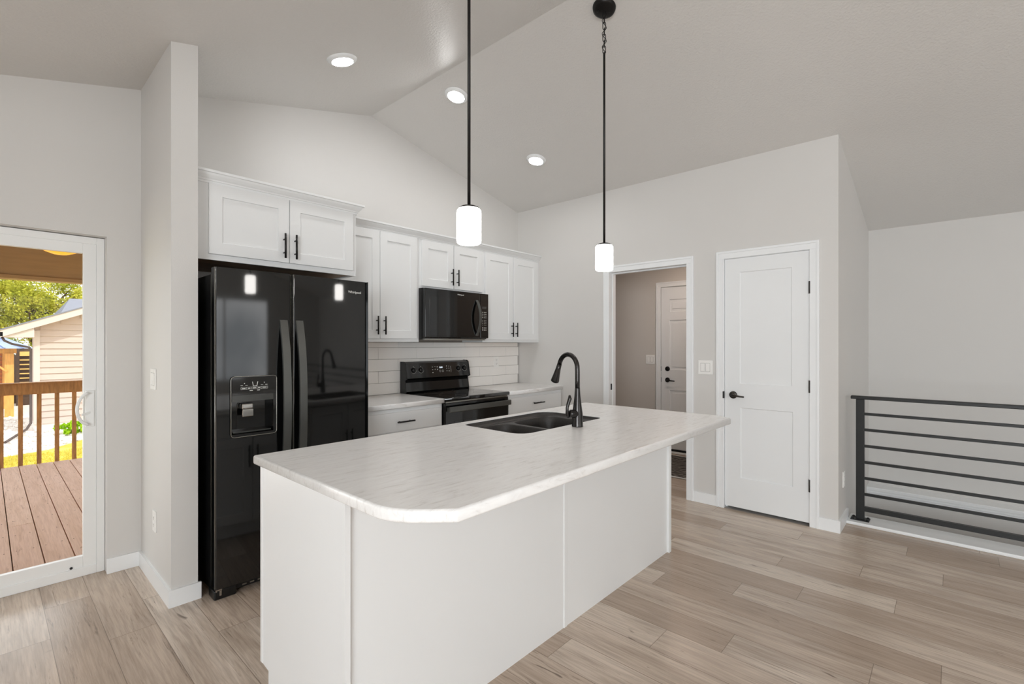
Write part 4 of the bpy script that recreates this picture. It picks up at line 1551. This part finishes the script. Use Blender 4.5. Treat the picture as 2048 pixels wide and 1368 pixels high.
# sink -------------------------------------------------------
sk = thing('kitchen_sink', 'dark grey double bowl sink set into the island countertop', 'sink', (2.135, 1.765, 0.69))
bm = newbm()
o_top = offset_poly(hole, 0.0012)
rim = [bm.verts.new((x, y, 0.9115)) for x, y in o_top]
r2 = [bm.verts.new((x, y, 0.900)) for x, y in offset_poly(hole, 0.005)]
r3 = [bm.verts.new((x, y, 0.888)) for x, y in offset_poly(hole, 0.012)]
bridge(bm, rim, r2, True); bridge(bm, r2, r3, True)
def bowl(bm, x0, x1, y0, y1, rad, z1, z0):
    loops = []
    for (ins, z) in ((0, z1), (0.004, z1 - 0.006), (0.010, z1 - 0.05), (0.016, z0 + 0.03), (0.026, z0 + 0.010), (0.045, z0)):
        pts = rrect(x0 + ins, x1 - ins, y0 + ins, y1 - ins, [max(0.03, q - ins * 0.5) for q in rad], 8)
        loops.append([bm.verts.new((x, y, z)) for x, y in pts])
    for a, b in zip(loops, loops[1:]):
        bridge(bm, a, b, True)
    bm.faces.new(loops[-1])
    return loops[0]
b1 = bowl(bm, 1.783, 2.082, 1.563, 1.968, (0.10, 0.045, 0.075, 0.045), 0.888, 0.705)
b2 = bowl(bm, 2.104, 2.487, 1.563, 1.970, (0.09, 0.11, 0.045, 0.05), 0.888, 0.690)
fill(bm, [r3, b1, b2])
build('basin', bm, 'sink', sk)
for (x, y, z) in ((1.93, 1.76, 0.7052), (2.30, 1.77, 0.6902)):
    bm = newbm()
    lathe(bm, [(0, 0.001), (0.02, 0.001), (0.03, 0.004), (0.042, 0.003), (0.044, 0.0)], (x, y, z), (0, 0, 1), 24)
    build('drain', bm, 'chrome', sk)

# faucet ------------------------------------------------------
fc = thing('kitchen_faucet', 'dark gooseneck pull down faucet standing behind the island sink', 'faucet', (2.145, 1.483, 0.914))
bx_, by_ = 2.145, 1.483
dx, dy = 0.040 / 0.165, 0.160 / 0.165
bm = newbm()
lathe(bm, [(0, 0.0), (0.0305, 0.0), (0.0305, 0.004), (0.0295, 0.008), (0.029, 0.055), (0.0275, 0.075), (0.0225, 0.110), (0.0165, 0.160), (0.0135, 0.205), (0.0135, 0.206), (0, 0.206)], (bx_, by_, 0.9142), (0, 0, 1), 32)
lathe(bm, [(0, 0.0), (0.021, 0.0), (0.022, 0.03), (0.0215, 0.052), (0.016, 0.062), (0, 0.066)], (bx_, by_, 0.9142 + 0.068), (-1, 0.1, 0.12), 24)
build('body', bm, 'faucet', fc)
bm = newbm()
pts = [(bx_, by_, 1.118), (bx_, by_, 1.16), (bx_, by_, 1.21)]
R_ = 0.0775
for k in range(1, 15):
    a = math.radians(k * 163 / 14)
    q = R_ * (1 - math.cos(a))
    pts.append((bx_ + dx * q, by_ + dy * q, 1.222 + R_ * 1.0 * math.sin(a)))
tube(bm, pts, 0.0128, 20)
build('spout', bm, 'faucet', fc)
e = Vector(pts[-1]); dr = (Vector(pts[-1]) - Vector(pts[-2])).normalized()
bm = newbm()
lathe(bm, [(0, 0.0), (0.0132, 0.0), (0.0145, 0.03), (0.019, 0.07), (0.0235, 0.100), (0.0235, 0.108), (0.019, 0.112), (0, 0.112)], e, dr + Vector((0, 0, 0)), 28)
build('spray_head', bm, 'faucet', fc)
bm = newbm()
hb = Vector((bx_ - 0.060, by_ + 0.008, 0.990))
tube(bm, [hb + Vector((-0.006, 0.004, -0.022)), hb + Vector((-0.014, 0.006, 0.0)), hb + Vector((-0.014, 0.006, 0.03)), hb + Vector((-0.006, 0.004, 0.055)), hb + Vector((0.002, 0.0, 0.078)), hb + Vector((-0.001, 0.0, 0.096))], [0.006, 0.009, 0.0085, 0.009, 0.0105, 0.005], 14)
build('lever', bm, 'faucet', fc)

# ------------------------------------------------------------------ pendants and downlights
def pendant(label, x, y, zbot=1.768, rod_top=3.020):
    top = cz(x)
    t = thing('pendant_light', label, 'pendant light', (x, y, zbot), 'pendant lights over the island')
    sl = 0.2495 if x < RX else -0.2375
    nrm = Vector((sl, 0, -1)).normalized()
    bm = newbm()
    lathe(bm, [(0, 0.026), (0.050, 0.024), (0.062, 0.018), (0.066, 0.004), (0.066, 0.0005), (0, 0.0005)], (x, y, top), nrm, 36)
    cn = build('canopy', bm, 'blackmetal', t)
    for s in (-1, 1):
        bm = newbm()
        lathe(bm, [(0, 0.031), (0.005, 0.030), (0.006, 0.023), (0, 0.023)], Vector((x, y, top)) + Vector((0.674, -0.738, 0)) * 0.034 * s + nrm * 0.0, nrm, 10)
        build('canopy_screw', bm, 'blackmetal', cn)
    z = top - 0.022
    bm = newbm()
    n_l = max(1, round((z - rod_top) / 0.036))
    ll = (z - rod_top) / n_l + 0.010
    for i in range(n_l):
        zc = z - (i + 0.5) * (z - rod_top) / n_l
        pts = []
        hw, hh = 0.0085, ll / 2
        for k in range(20):
            a = 2 * PI * k / 20
            px = hw * math.cos(a)
            pz = (hh - hw) * (1 if math.sin(a) >= 0 else -1) + hw * math.sin(a)
            if i % 2 == 0:
                pts.append((x + px * 0.674, y - px * 0.738, zc + pz))
            else:
                pts.append((x + px * 0.738, y + px * 0.674, zc + pz))
        ring_tube(bm, pts, 0.0020, 8)
    build('chain', bm, 'blackmetal', t)
    if n_l > 3:
        bm = newbm()
        pts = []
        for k in range(30):
            s = k / 29
            a = s * n_l * 0.9 * PI
            pts.append((x + 0.010 * math.sin(a), y - 0.008 * math.sin(a), z - (z - rod_top) * s))
        tube(bm, pts, 0.0018, 8)
        build('cord', bm, 'blackmetal', t)
    bm = newbm()
    zt = zbot + 0.148
    lathe(bm, [(0, rod_top + 0.004), (0.003, rod_top + 0.004), (0.0065, rod_top - 0.008), (0.0065, zt + 0.002), (0, zt + 0.002)], (x, y, 0), (0, 0, 1), 16)
    build('rod', bm, 'blackmetal', t)
    bm = newbm()
    lathe(bm, [(0, 0.010), (0.012, 0.010), (0.030, 0.006), (0.041, 0.001), (0.041, -0.004), (0, -0.004)], (x, y, zt), (0, 0, 1), 32)
    build('shade_cap', bm, 'blackmetal', t)
    bm = newbm()
    lathe(bm, [(0.0, 0.146), (0.030, 0.146), (0.044, 0.143), (0.0495, 0.135), (0.0505, 0.125), (0.0505, 0.012), (0.048, 0.004), (0.042, 0.0), (0, 0.0)], (x, y, zbot), (0, 0, 1), 40)
    build('lamp_shade', bm, 'opal', t)
    return t
pendant('white glass pendant on a long black rod over the near end of the island', 1.341, 1.464)
pendant('white glass pendant hanging by a chain from a round black canopy, further away', 2.384, 1.464, 1.776)

def downlight(label, x, y):
    z = cz(x)
    sl = 0.2495 if x < RX else -0.2375
    nrm = Vector((sl, 0, -1)).normalized()
    t = thing('recessed_light', label, 'ceiling light', (x, y, z), 'round white ceiling lights')
    bm = newbm()
    lathe(bm, [(0.0645, 0.017), (0.068, 0.019), (0.078, 0.014), (0.090, 0.004), (0.0915, 0.0), (0.0, 0.0)], (x, y, z), nrm, 48)
    build('trim_ring', bm, 'trim', t)
    bm = newbm()
    lathe(bm, [(0, 0.0185), (0.055, 0.0180), (0.0645, 0.0165), (0.0645, 0.002), (0, 0.002)], (x, y, z), nrm, 40)
    build('lens', bm, 'lens', t)
downlight('round white ceiling light left of the ridge, above the refrigerator', 1.500, 2.805)
downlight('round white ceiling light just right of the ridge, partly behind the left pendant rod', 2.440, 2.806)
downlight('small looking round white ceiling light furthest right, lowest on the right slope', 3.393, 2.800)

# ------------------------------------------------------------------ stair railing
rl_ = thing('stair_railing', 'black metal railing with horizontal bars along the open stairwell', 'railing', (4.49, 0.51, 0.024))
RXc = 4.490
PY = 0.512
bm = newbm()
box(bm, RXc - 0.019, RXc + 0.019, PY - 0.026, PY + 0.026, 0.030, 0.938, bev=0.002)
build('post', bm, 'rail', rl_)
bm = newbm()
box(bm, RXc - 0.045, RXc + 0.045, PY - 0.058, PY + 0.058, 0.024, 0.031, bev=0.002)
bp_ = build('base_plate', bm, 'rail', rl_)
for (sx, sy) in ((-0.03, -0.045), (0.03, -0.045), (-0.03, 0.045), (0.03, 0.045)):
    bm = newbm()
    lathe(bm, [(0, 0.008), (0.007, 0.008), (0.009, 0.004), (0.009, 0.0), (0, 0)], (RXc + sx, PY + sy, 0.031), (0, 0, 1), 8)
    build('bolt', bm, 'rail', bp_)
bm = newbm()
box(bm, RXc - 0.026, RXc + 0.026, -4.0, PY + 0.058, 0.938, 0.963, bev=0.004)
build('top_rail', bm, 'rail', rl_)
for z, h, w in ((0.828, 0.020, 0.020), (0.708, 0.020, 0.020), (0.585, 0.020, 0.020), (0.462, 0.020, 0.020), (0.341, 0.020, 0.020), (0.220, 0.020, 0.020), (0.110, 0.034, 0.036)):
    bm = newbm()
    box(bm, RXc - w / 2, RXc + w / 2, -4.0, PY - 0.020, z - h / 2, z + h / 2, bev=0.002)
    build('rail_bar', bm, 'rail', rl_)
bm = newbm()
box(bm, RXc - 0.019, RXc + 0.019, -4.03, -3.98, 0.024, 0.938, bev=0.002)
build('post', bm, 'rail', rl_)

# ------------------------------------------------------------------ porch
DZ = -0.065
bm = newbm()
uvl = bm.loops.layers.uv.new('UVMap')
rlay = bm.faces.layers.float.new('rnd')
rr = random.Random(11)
for i in range(-16, 18):
    gx = 0.119 + 0.145 * i
    a, b = gx + 0.003, gx + 0.142
    cuts = [3.84, 8.02]
    if i == 3:
        cuts = [3.84, 6.30, 8.02]
    elif i % 3 == 0:
        cuts = [3.84, 5.4, 8.02]
    for ya, yb in zip(cuts, cuts[1:]):
        rnd = rr.random()
        n0 = len(bm.faces)
        box(bm, a, b, ya + 0.002, yb - 0.002, DZ - 0.028, DZ, bev=0.003)
        bm.faces.ensure_lookup_table()
        for f in bm.faces[n0:]:
            f[rlay] = rnd
            for lp in f.loops:
                c = lp.vert.co
                lp[uvl].uv = (c.y, c.x - a + 0.5 * (c.z - DZ))
struct('porch_deck', bm, 'deck')
bm = newbm()
for k in range(11):
    y = 3.92 + 0.405 * k
    box(bm, -2.2, 2.6, y - 0.02, y + 0.02, -0.30, DZ - 0.029)
box(bm, -2.2, 2.6, 7.98, 8.02, -0.30, DZ - 0.029)
struct('porch_joists', bm, 'deckdark')
bm = newbm()
for i in range(-6, 9):
    gx = 0.119 + 0.145 * i
    for k in range(11):
        y = 3.92 + 0.405 * k
        for d in (0.030, 0.112):
            lathe(bm, [(0, 0.0012), (0.0035, 0.001), (0.0035, 0.0)], (gx + d + rr.uniform(-.004, .004), y + rr.uniform(-.012, .012), DZ), (0, 0, 1), 8)
tag(build('deck_screws', bm, 'deckscrew'), 'rusty screw heads in rows on the porch boards', 'screws', kind='stuff')
dr_ = thing('deck_railing', 'brown wooden porch railing with square balusters outside the sliding door', 'railing', (0.3, 8.03, DZ))
bm = newbm()
box(bm, -2.2, 2.6, 7.985, 8.02, 0.765, 0.896, bev=0.004)
build('top_rail', bm, 'railwood', dr_)
bm = newbm()
box(bm, -2.2, 2.6, 7.94, 8.08, 0.896, 0.905, bev=0.003)
build('cap_board', bm, 'railwood', dr_)
for k in range(-13, 16):
    x = 0.124 + 0.1555 * k
    bm = newbm()
    box(bm, x - 0.020, x + 0.020, 8.020, 8.058, -0.25, 0.895, bev=0.002)
    build('baluster', bm, 'railwood', dr_)
pb = thing('porch_beam', 'brown wooden porch roof beam seen through the top of the sliding door', 'beam', (0.2, 8.0, -0.9))
bm = newbm()
box(bm, -2.4, 2.8, 7.96, 8.10, 2.150, 2.520, bev=0.003)
box(bm, -2.4, 2.8, 7.93, 8.13, 2.108, 2.150, bev=0.003)
build('beam', bm, 'porchwood', pb)
for x in (-2.15, 2.65):
    bm = newbm()
    box(bm, x - 0.07, x + 0.07, 7.96, 8.10, -0.9, 2.108)
    build('post', bm, 'porchwood', pb)
bm = newbm()
box(bm, -2.4, 2.8, 3.84, 8.2, 2.52, 2.56)
struct('ceiling_porch', bm, 'porchwood')
pl = thing('porch_light', 'round amber glass light glowing on the porch ceiling', 'ceiling light', (0.555, 7.2, 2.52))
bm = newbm()
lathe(bm, [(0, 0.0), (0.12, 0.0), (0.13, 0.02), (0.0, 0.03)], (0.555, 7.2, 2.52), (0, 0, -1), 32)
build('mount', bm, 'bronze', pl)
bm = newbm()
lathe(bm, [(0.190, 0.03), (0.192, 0.06), (0.175, 0.11), (0.13, 0.155), (0.06, 0.182), (0, 0.19)], (0.555, 7.2, 2.52), (0, 0, -1), 40)
build('glass_bowl', bm, 'amber', pl)

# ------------------------------------------------------------------ yard
GZ = -0.90
bm = newbm()
box(bm, -60, 60, 3.9, 90, GZ - 0.2, GZ)
struct('lawn', bm, 'grass')
bm = newbm()
pts = [(-14, 15.7), (-4, 14.0), (0.0, 13.85), (0.9, 14.2), (1.6, 15.2), (3.2, 15.9), (10, 16.2), (10, 17.5), (10, 20), (3, 21), (3, 28), (-14, 28)]
prism(bm, [(x, y) for x, y in pts], GZ - 0.01, GZ + 0.02, 'z')
struct('rock_bed_base', bm, 'soil')
bm = newbm()
rr = random.Random(3)
for k in range(1500):
    y = 13.9 + 7.2 * rr.random() ** 1.3
    x = -0.6 + 3.6 * rr.random()
    if x > 0.75 and y > 17.25:
        continue
    if y < 14.2 + max(0, (x - 0.9)) * 1.1:
        continue
    s = rr.uniform(0.025, 0.075)
    t_ = bmesh.new()
    bmesh.ops.create_icosphere(t_, subdivisions=1, radius=1)
    mt = Matrix.Translation((x, y, GZ + 0.02 + s * 0.3)) @ Matrix.Rotation(rr.uniform(0, 6), 4, 'Z') @ Matrix.Diagonal((s, s * rr.uniform(.6, .9), s * rr.uniform(.4, .7), 1))
    merge(bm, t_, mt)
tag(build('river_rocks', bm, 'rock'), 'bed of pale river rocks between the lawn and the neighbouring house', 'rocks', kind='stuff')
def blades(bm, n, xr, yr, rr):
    for k in range(n):
        x = rr.uniform(*xr); y = rr.uniform(*yr)
        h = rr.uniform(0.03, 0.07); a = rr.uniform(0, PI); w = 0.008
        p = Vector((x, y, GZ)); d = Vector((math.cos(a), math.sin(a), 0)) * w
        tp = p + Vector((rr.uniform(-.03, .03), rr.uniform(-.03, .03), h))
        bm.faces.new([bm.verts.new(p - d), bm.verts.new(p + d), bm.verts.new(tp)])
bm = newbm()
blades(bm, 9000, (-0.8, 2.6), (8.8, 13.84), random.Random(4))
tag(build('grass_blades', bm, 'blade', recalc=False), 'sunlit yellow green grass blades on the lawn', 'grass', kind='stuff')

def leaves(bm, center, rad, n, size, rr, clumps=30):
    cs = []
    for k in range(clumps):
        while True:
            v = Vector((rr.uniform(-1, 1), rr.uniform(-1, 1), rr.uniform(-1, 1)))
            if 0.2 < v.length < 1:
                break
        cs.append((Vector((v.x * rad[0], v.y * rad[1], v.z * rad[2])) * 0.8, rr.uniform(0.15, 0.31) * min(rad)))
    for k in range(n):
        c, cr = rr.choice(cs)
        v = Vector((rr.gauss(0, 1), rr.gauss(0, 1), rr.gauss(0, 1))).normalized() * cr * rr.uniform(0.55, 1.05)
        p = Vector(center) + c + v
        a = Vector((rr.uniform(-1, 1), rr.uniform(-1, 1), rr.uniform(-1, 1))).normalized()
        b = a.cross(Vector((rr.uniform(-1, 1), rr.uniform(-1, 1), rr.uniform(-1, 1)))).normalized()
        s = size * rr.uniform(0.6, 1.3)
        bm.faces.new([bm.verts.new(p + a * s), bm.verts.new(p + b * s * 0.6), bm.verts.new(p - a * s), bm.verts.new(p - b * s * 0.6)])
    return cs

sh = thing('shrub', 'small round lime green shrub at the foot of the neighbouring house', 'shrub', (1.55, 16.1, GZ))
bm = newbm()
leaves(bm, (1.55, 16.1, GZ + 0.20), (0.55, 0.40, 0.22), 2600, 0.035, random.Random(9), 34)
build('foliage', bm, 'shrubleaf', sh, recalc=False)
bm = newbm()
for k in range(9):
    a = 2 * PI * k / 9
    tube(bm, [(1.55, 16.1, GZ - 0.01), (1.55 + 0.3 * math.cos(a), 16.1 + 0.25 * math.sin(a), GZ + 0.22)], [0.012, 0.004], 6)
build('stems', bm, 'bark', sh)

def tree(label, x, y, h, rad, leafm, seed, n=9000, size=0.16, clumps=60):
    rr = random.Random(seed)
    t = thing('tree', label, 'tree', (x, y, GZ), 'trees behind the neighbouring house')
    bm = newbm()
    cc = (x, y, GZ + h)
    cs = leaves(bm, cc, rad, n, size, rr, clumps)
    build('foliage', bm, leafm, t, recalc=False)
    bm = newbm()
    tube(bm, [(x, y, GZ - 0.05), (x + 0.1, y, GZ + h * 0.5), (x, y, GZ + h)], [0.28, 0.2, 0.10], 10)
    for c, cr in cs[:26]:
        p = Vector(cc) + c
        b0 = Vector((x, y, GZ + h * rr.uniform(0.45, 0.95)))
        m_ = (b0 + p) / 2 + Vector((rr.uniform(-.3, .3), rr.uniform(-.3, .3), rr.uniform(-.1, .3)))
        tube(bm, [b0, m_, p], [0.09, 0.06, 0.025], 6)
    build('trunk', bm, 'bark', t)
tree('large yellow green tree rising behind the gable of the neighbouring house', 2.0, 36.0, 4.0, (2.9, 2.6, 2.4), 'leaf1', 1, 30000, 0.062, 90)
tree('mid green tree furthest left beyond the gable roof', -3.8, 39.0, 4.6, (2.8, 2.4, 3.2), 'leaf2', 2, 24000, 0.062, 70)
tree('olive green tree furthest right behind the grey shingle roof', 7.6, 42.0, 3.9, (3.0, 2.6, 2.6), 'leaf3', 3, 22000, 0.066, 70)
tree('low pale tree closest to the gable eave behind the metal roof', -0.3, 29.5, 2.0, (1.6, 1.5, 1.7), 'leaf3', 4, 14000, 0.055, 50)

# neighbouring house
nh = thing('neighbouring_house', 'tan sided house with a gable seen through the sliding door', 'house', (3.5, 20, GZ))
HY = 17.4
PX0, PZ0, SLP = 0.245, 1.690, 0.417       # rake top edge at the eave end
PKX = 4.6
bm = newbm()
# lap siding profile extruded along x, clipped under the rake by steps
e_ = 0.1625
z = -0.71
while z < 3.2:
    # left end of each course follows the rake
    zt_ = z + e_
    xs_ = max(0.90, PX0 + (zt_ - (PZ0 - 0.15)) / SLP)
    xe_ = 2 * PKX - xs_
    if xe_ - xs_ < 0.1:
        break
    x_a = 0.90 if zt_ <= PZ0 - 0.15 + (0.90 - PX0) * SLP else xs_
    prism(bm, [(HY + 0.008, z), (HY - 0.022, z), (HY + 0.002, zt_), (HY + 0.06, zt_), (HY + 0.06, z)], x_a - 0.12 if x_a > 0.95 else x_a, xe_, 'x')
    z += e_
build('lap_siding', bm, 'siding', nh)
bm = newbm()
box(bm, 0.835, 0.955, HY - 0.030, HY + 0.06, -0.71, 1.70)
build('corner_trim', bm, 'sidetrim', nh)
bm = newbm()
box(bm, 0.86, 8.3, HY + 0.005, 18.3, GZ, -0.70)
build('foundation', bm, 'found', nh)
bm = newbm()
prism(bm, [(0.86, -0.70), (2 * PKX - 0.86, -0.70), (2 * PKX - 0.86, PZ0 - 0.13 + (0.86 - PX0) * SLP), (PKX, PZ0 - 0.13 + (PKX - PX0) * SLP), (0.86, PZ0 - 0.13 + (0.86 - PX0) * SLP)], HY + 0.004, 18.3, 'y')
build('walls', bm, 'siding', nh)
bm = newbm()
L_ = [(PX0, PZ0), (PKX, PZ0 + (PKX - PX0) * SLP), (2 * PKX - PX0, PZ0)]
prism(bm, [L_[0], L_[1], (L_[1][0], L_[1][1] - 0.17), (L_[0][0], L_[0][1] - 0.17)], HY - 0.42, HY - 0.38, 'y')
prism(bm, [L_[1], L_[2], (L_[2][0], L_[2][1] - 0.17), (L_[1][0], L_[1][1] - 0.17)], HY - 0.42, HY - 0.38, 'y')
build('rake_board', bm, 'sidetrim', nh)
bm = newbm()
prism(bm, [(L_[0][0] - 0.03, L_[0][1] - 0.012), (L_[1][0], L_[1][1]), (L_[1][0], L_[1][1] + 0.03), (L_[0][0] - 0.03, L_[0][1] + 0.018)], HY - 0.44, 18.5, 'y')
prism(bm, [(L_[1][0], L_[1][1]), (L_[2][0], L_[2][1]), (L_[2][0], L_[2][1] + 0.03), (L_[1][0], L_[1][1] + 0.03)], HY - 0.44, 18.5, 'y')
build('roof', bm, 'shingle', nh)
bm = newbm()
prism(bm, [(L_[0][0], L_[0][1] - 0.13), (L_[1][0], L_[1][1] - 0.13), (L_[1][0], L_[1][1] - 0.16), (L_[0][0], L_[0][1] - 0.16)], HY - 0.38, HY + 0.0, 'y')
build('rake_soffit', bm, 'sidetrim', nh)
bm = newbm()
prism(bm, [(0.30, 1.525), (0.835, 1.525), (0.835, 1.76), (0.30, 1.55)], HY - 0.375, 18.4, 'y')
build('eave_box', bm, 'sidetrim', nh)
bm = newbm()
tube(bm, [(0.28, HY - 0.20, 1.53), (0.32, HY - 0.22, 1.44), (0.45, HY - 0.20, 1.36), (0.76, HY - 0.05, 1.27), (0.79, HY - 0.02, 1.18), (0.79, HY - 0.02, -0.66), (0.70, HY - 0.3, -0.78), (0.30, HY - 2.0, GZ + 0.09)], 0.028, 8)
build('downspout', bm, 'brownmetal', nh)
bm = newbm()
box(bm, 0.17, 0.29, HY - 0.42, 18.5, 1.545, 1.65)
build('gutter', bm, 'brownmetal', nh)

# second roof beyond
h2 = thing('distant_house', 'house beyond with a grey shingle hip roof', 'house', (6.0, 27, GZ))
bm = newbm()
v = [bm.verts.new(p) for p in ((1.95, 25.9, 2.44), (14, 25.9, 2.44), (2.51, 28.6, 3.357), (13, 28.6, 3.357), (1.95, 31, 2.44), (14, 31, 2.44))]
for f in ((0, 1, 3, 2), (0, 2, 4), (1, 5, 3), (2, 3, 5, 4), (0, 4, 5, 1)):
    bm.faces.new([v[i] for i in f])
build('roof', bm, 'shingle', h2)
bm = newbm()
box(bm, 2.3, 13.6, 26.4, 30.6, GZ, 2.44)
build('walls', bm, 'siding', h2)

# gazebo
gz = thing('gazebo', 'orange cedar gazebo with a blue metal roof left of the tan house', 'gazebo', (-1.0, 22.8, GZ))
for (x, y) in ((0.50, 21.4), (-2.8, 21.4), (0.50, 24.2), (-2.8, 24.2)):
    bm = newbm()
    box(bm, x - 0.10, x + 0.10, y - 0.09, y + 0.09, GZ, 1.07)
    build('post', bm, 'cedar', gz)
for (y) in (21.4, 24.2):
    bm = newbm()
    box(bm, -3.1, 0.66, y - 0.05, y + 0.05, 1.07, 1.22)
    build('beam', bm, 'cedar', gz)
bm = newbm()
bar(bm, (0.45, 21.33, 0.52), (-0.15, 21.33, 1.08), 0.05, 0.12, up=(0, -1, 0))
build('brace', bm, 'cedar', gz)
bm = newbm()
for k in range(15):
    zz = GZ + 0.08 + k * 0.135
    box(bm, -2.7, 0.40, 24.13, 24.17, zz, zz + 0.122)
build('slat_panel', bm, 'cedarslat', gz)
bm = newbm()
v = [bm.verts.new(p) for p in ((-3.4, 21.0, 1.22), (1.05, 21.0, 1.22), (1.05, 24.6, 1.22), (-3.4, 24.6, 1.22), (-2.0, 22.8, 2.0), (-0.4, 22.8, 2.0))]
for f in ((0, 1, 5, 4), (1, 2, 5), (2, 3, 4, 5), (3, 0, 4), (3, 2, 1, 0)):
    bm.faces.new([v[i] for i in f])
for k in range(11):
    x = -3.2 + k * 0.4
    xt = min(max(x, -2.0), -0.4)
    bar(bm, (x, 21.0, 1.235), (xt, 22.8, 2.01), 0.03, 0.03)
build('roof', bm, 'metalroof', gz)

# slatted screen between gazebo and house
sf = thing('slat_screen', 'dark posts and pale yellow horizontal slats between the gazebo and the tan house', 'fence', (1.2, 25.0, GZ))
for x in (0.80, 1.70):
    bm = newbm()
    box(bm, x - 0.045, x + 0.045, 24.95, 25.05, GZ, 1.25)
    build('post', bm, 'darkwood', sf)
bm = newbm()
box(bm, 0.846, 1.654, 25.02, 25.05, GZ, 1.2)
build('backing_board', bm, 'darkwood', sf)
for k in range(9):
    zz = -0.40 + k * 0.165
    bm = newbm()
    box(bm, 0.846, 1.654, 24.955, 24.985, zz, zz + (0.16 if k == 8 else 0.04))
    build('slat', bm, 'yellowwood', sf)

# wooden fence behind everything
bm = newbm()
for k in range(120):
    x = -14 + k * 0.15
    box(bm, x, x + 0.14, 26.0, 26.02, GZ, 0.95)
tag(build('privacy_fence', bm, 'darkwood'), 'dark board fence running behind the gazebo', 'fence')
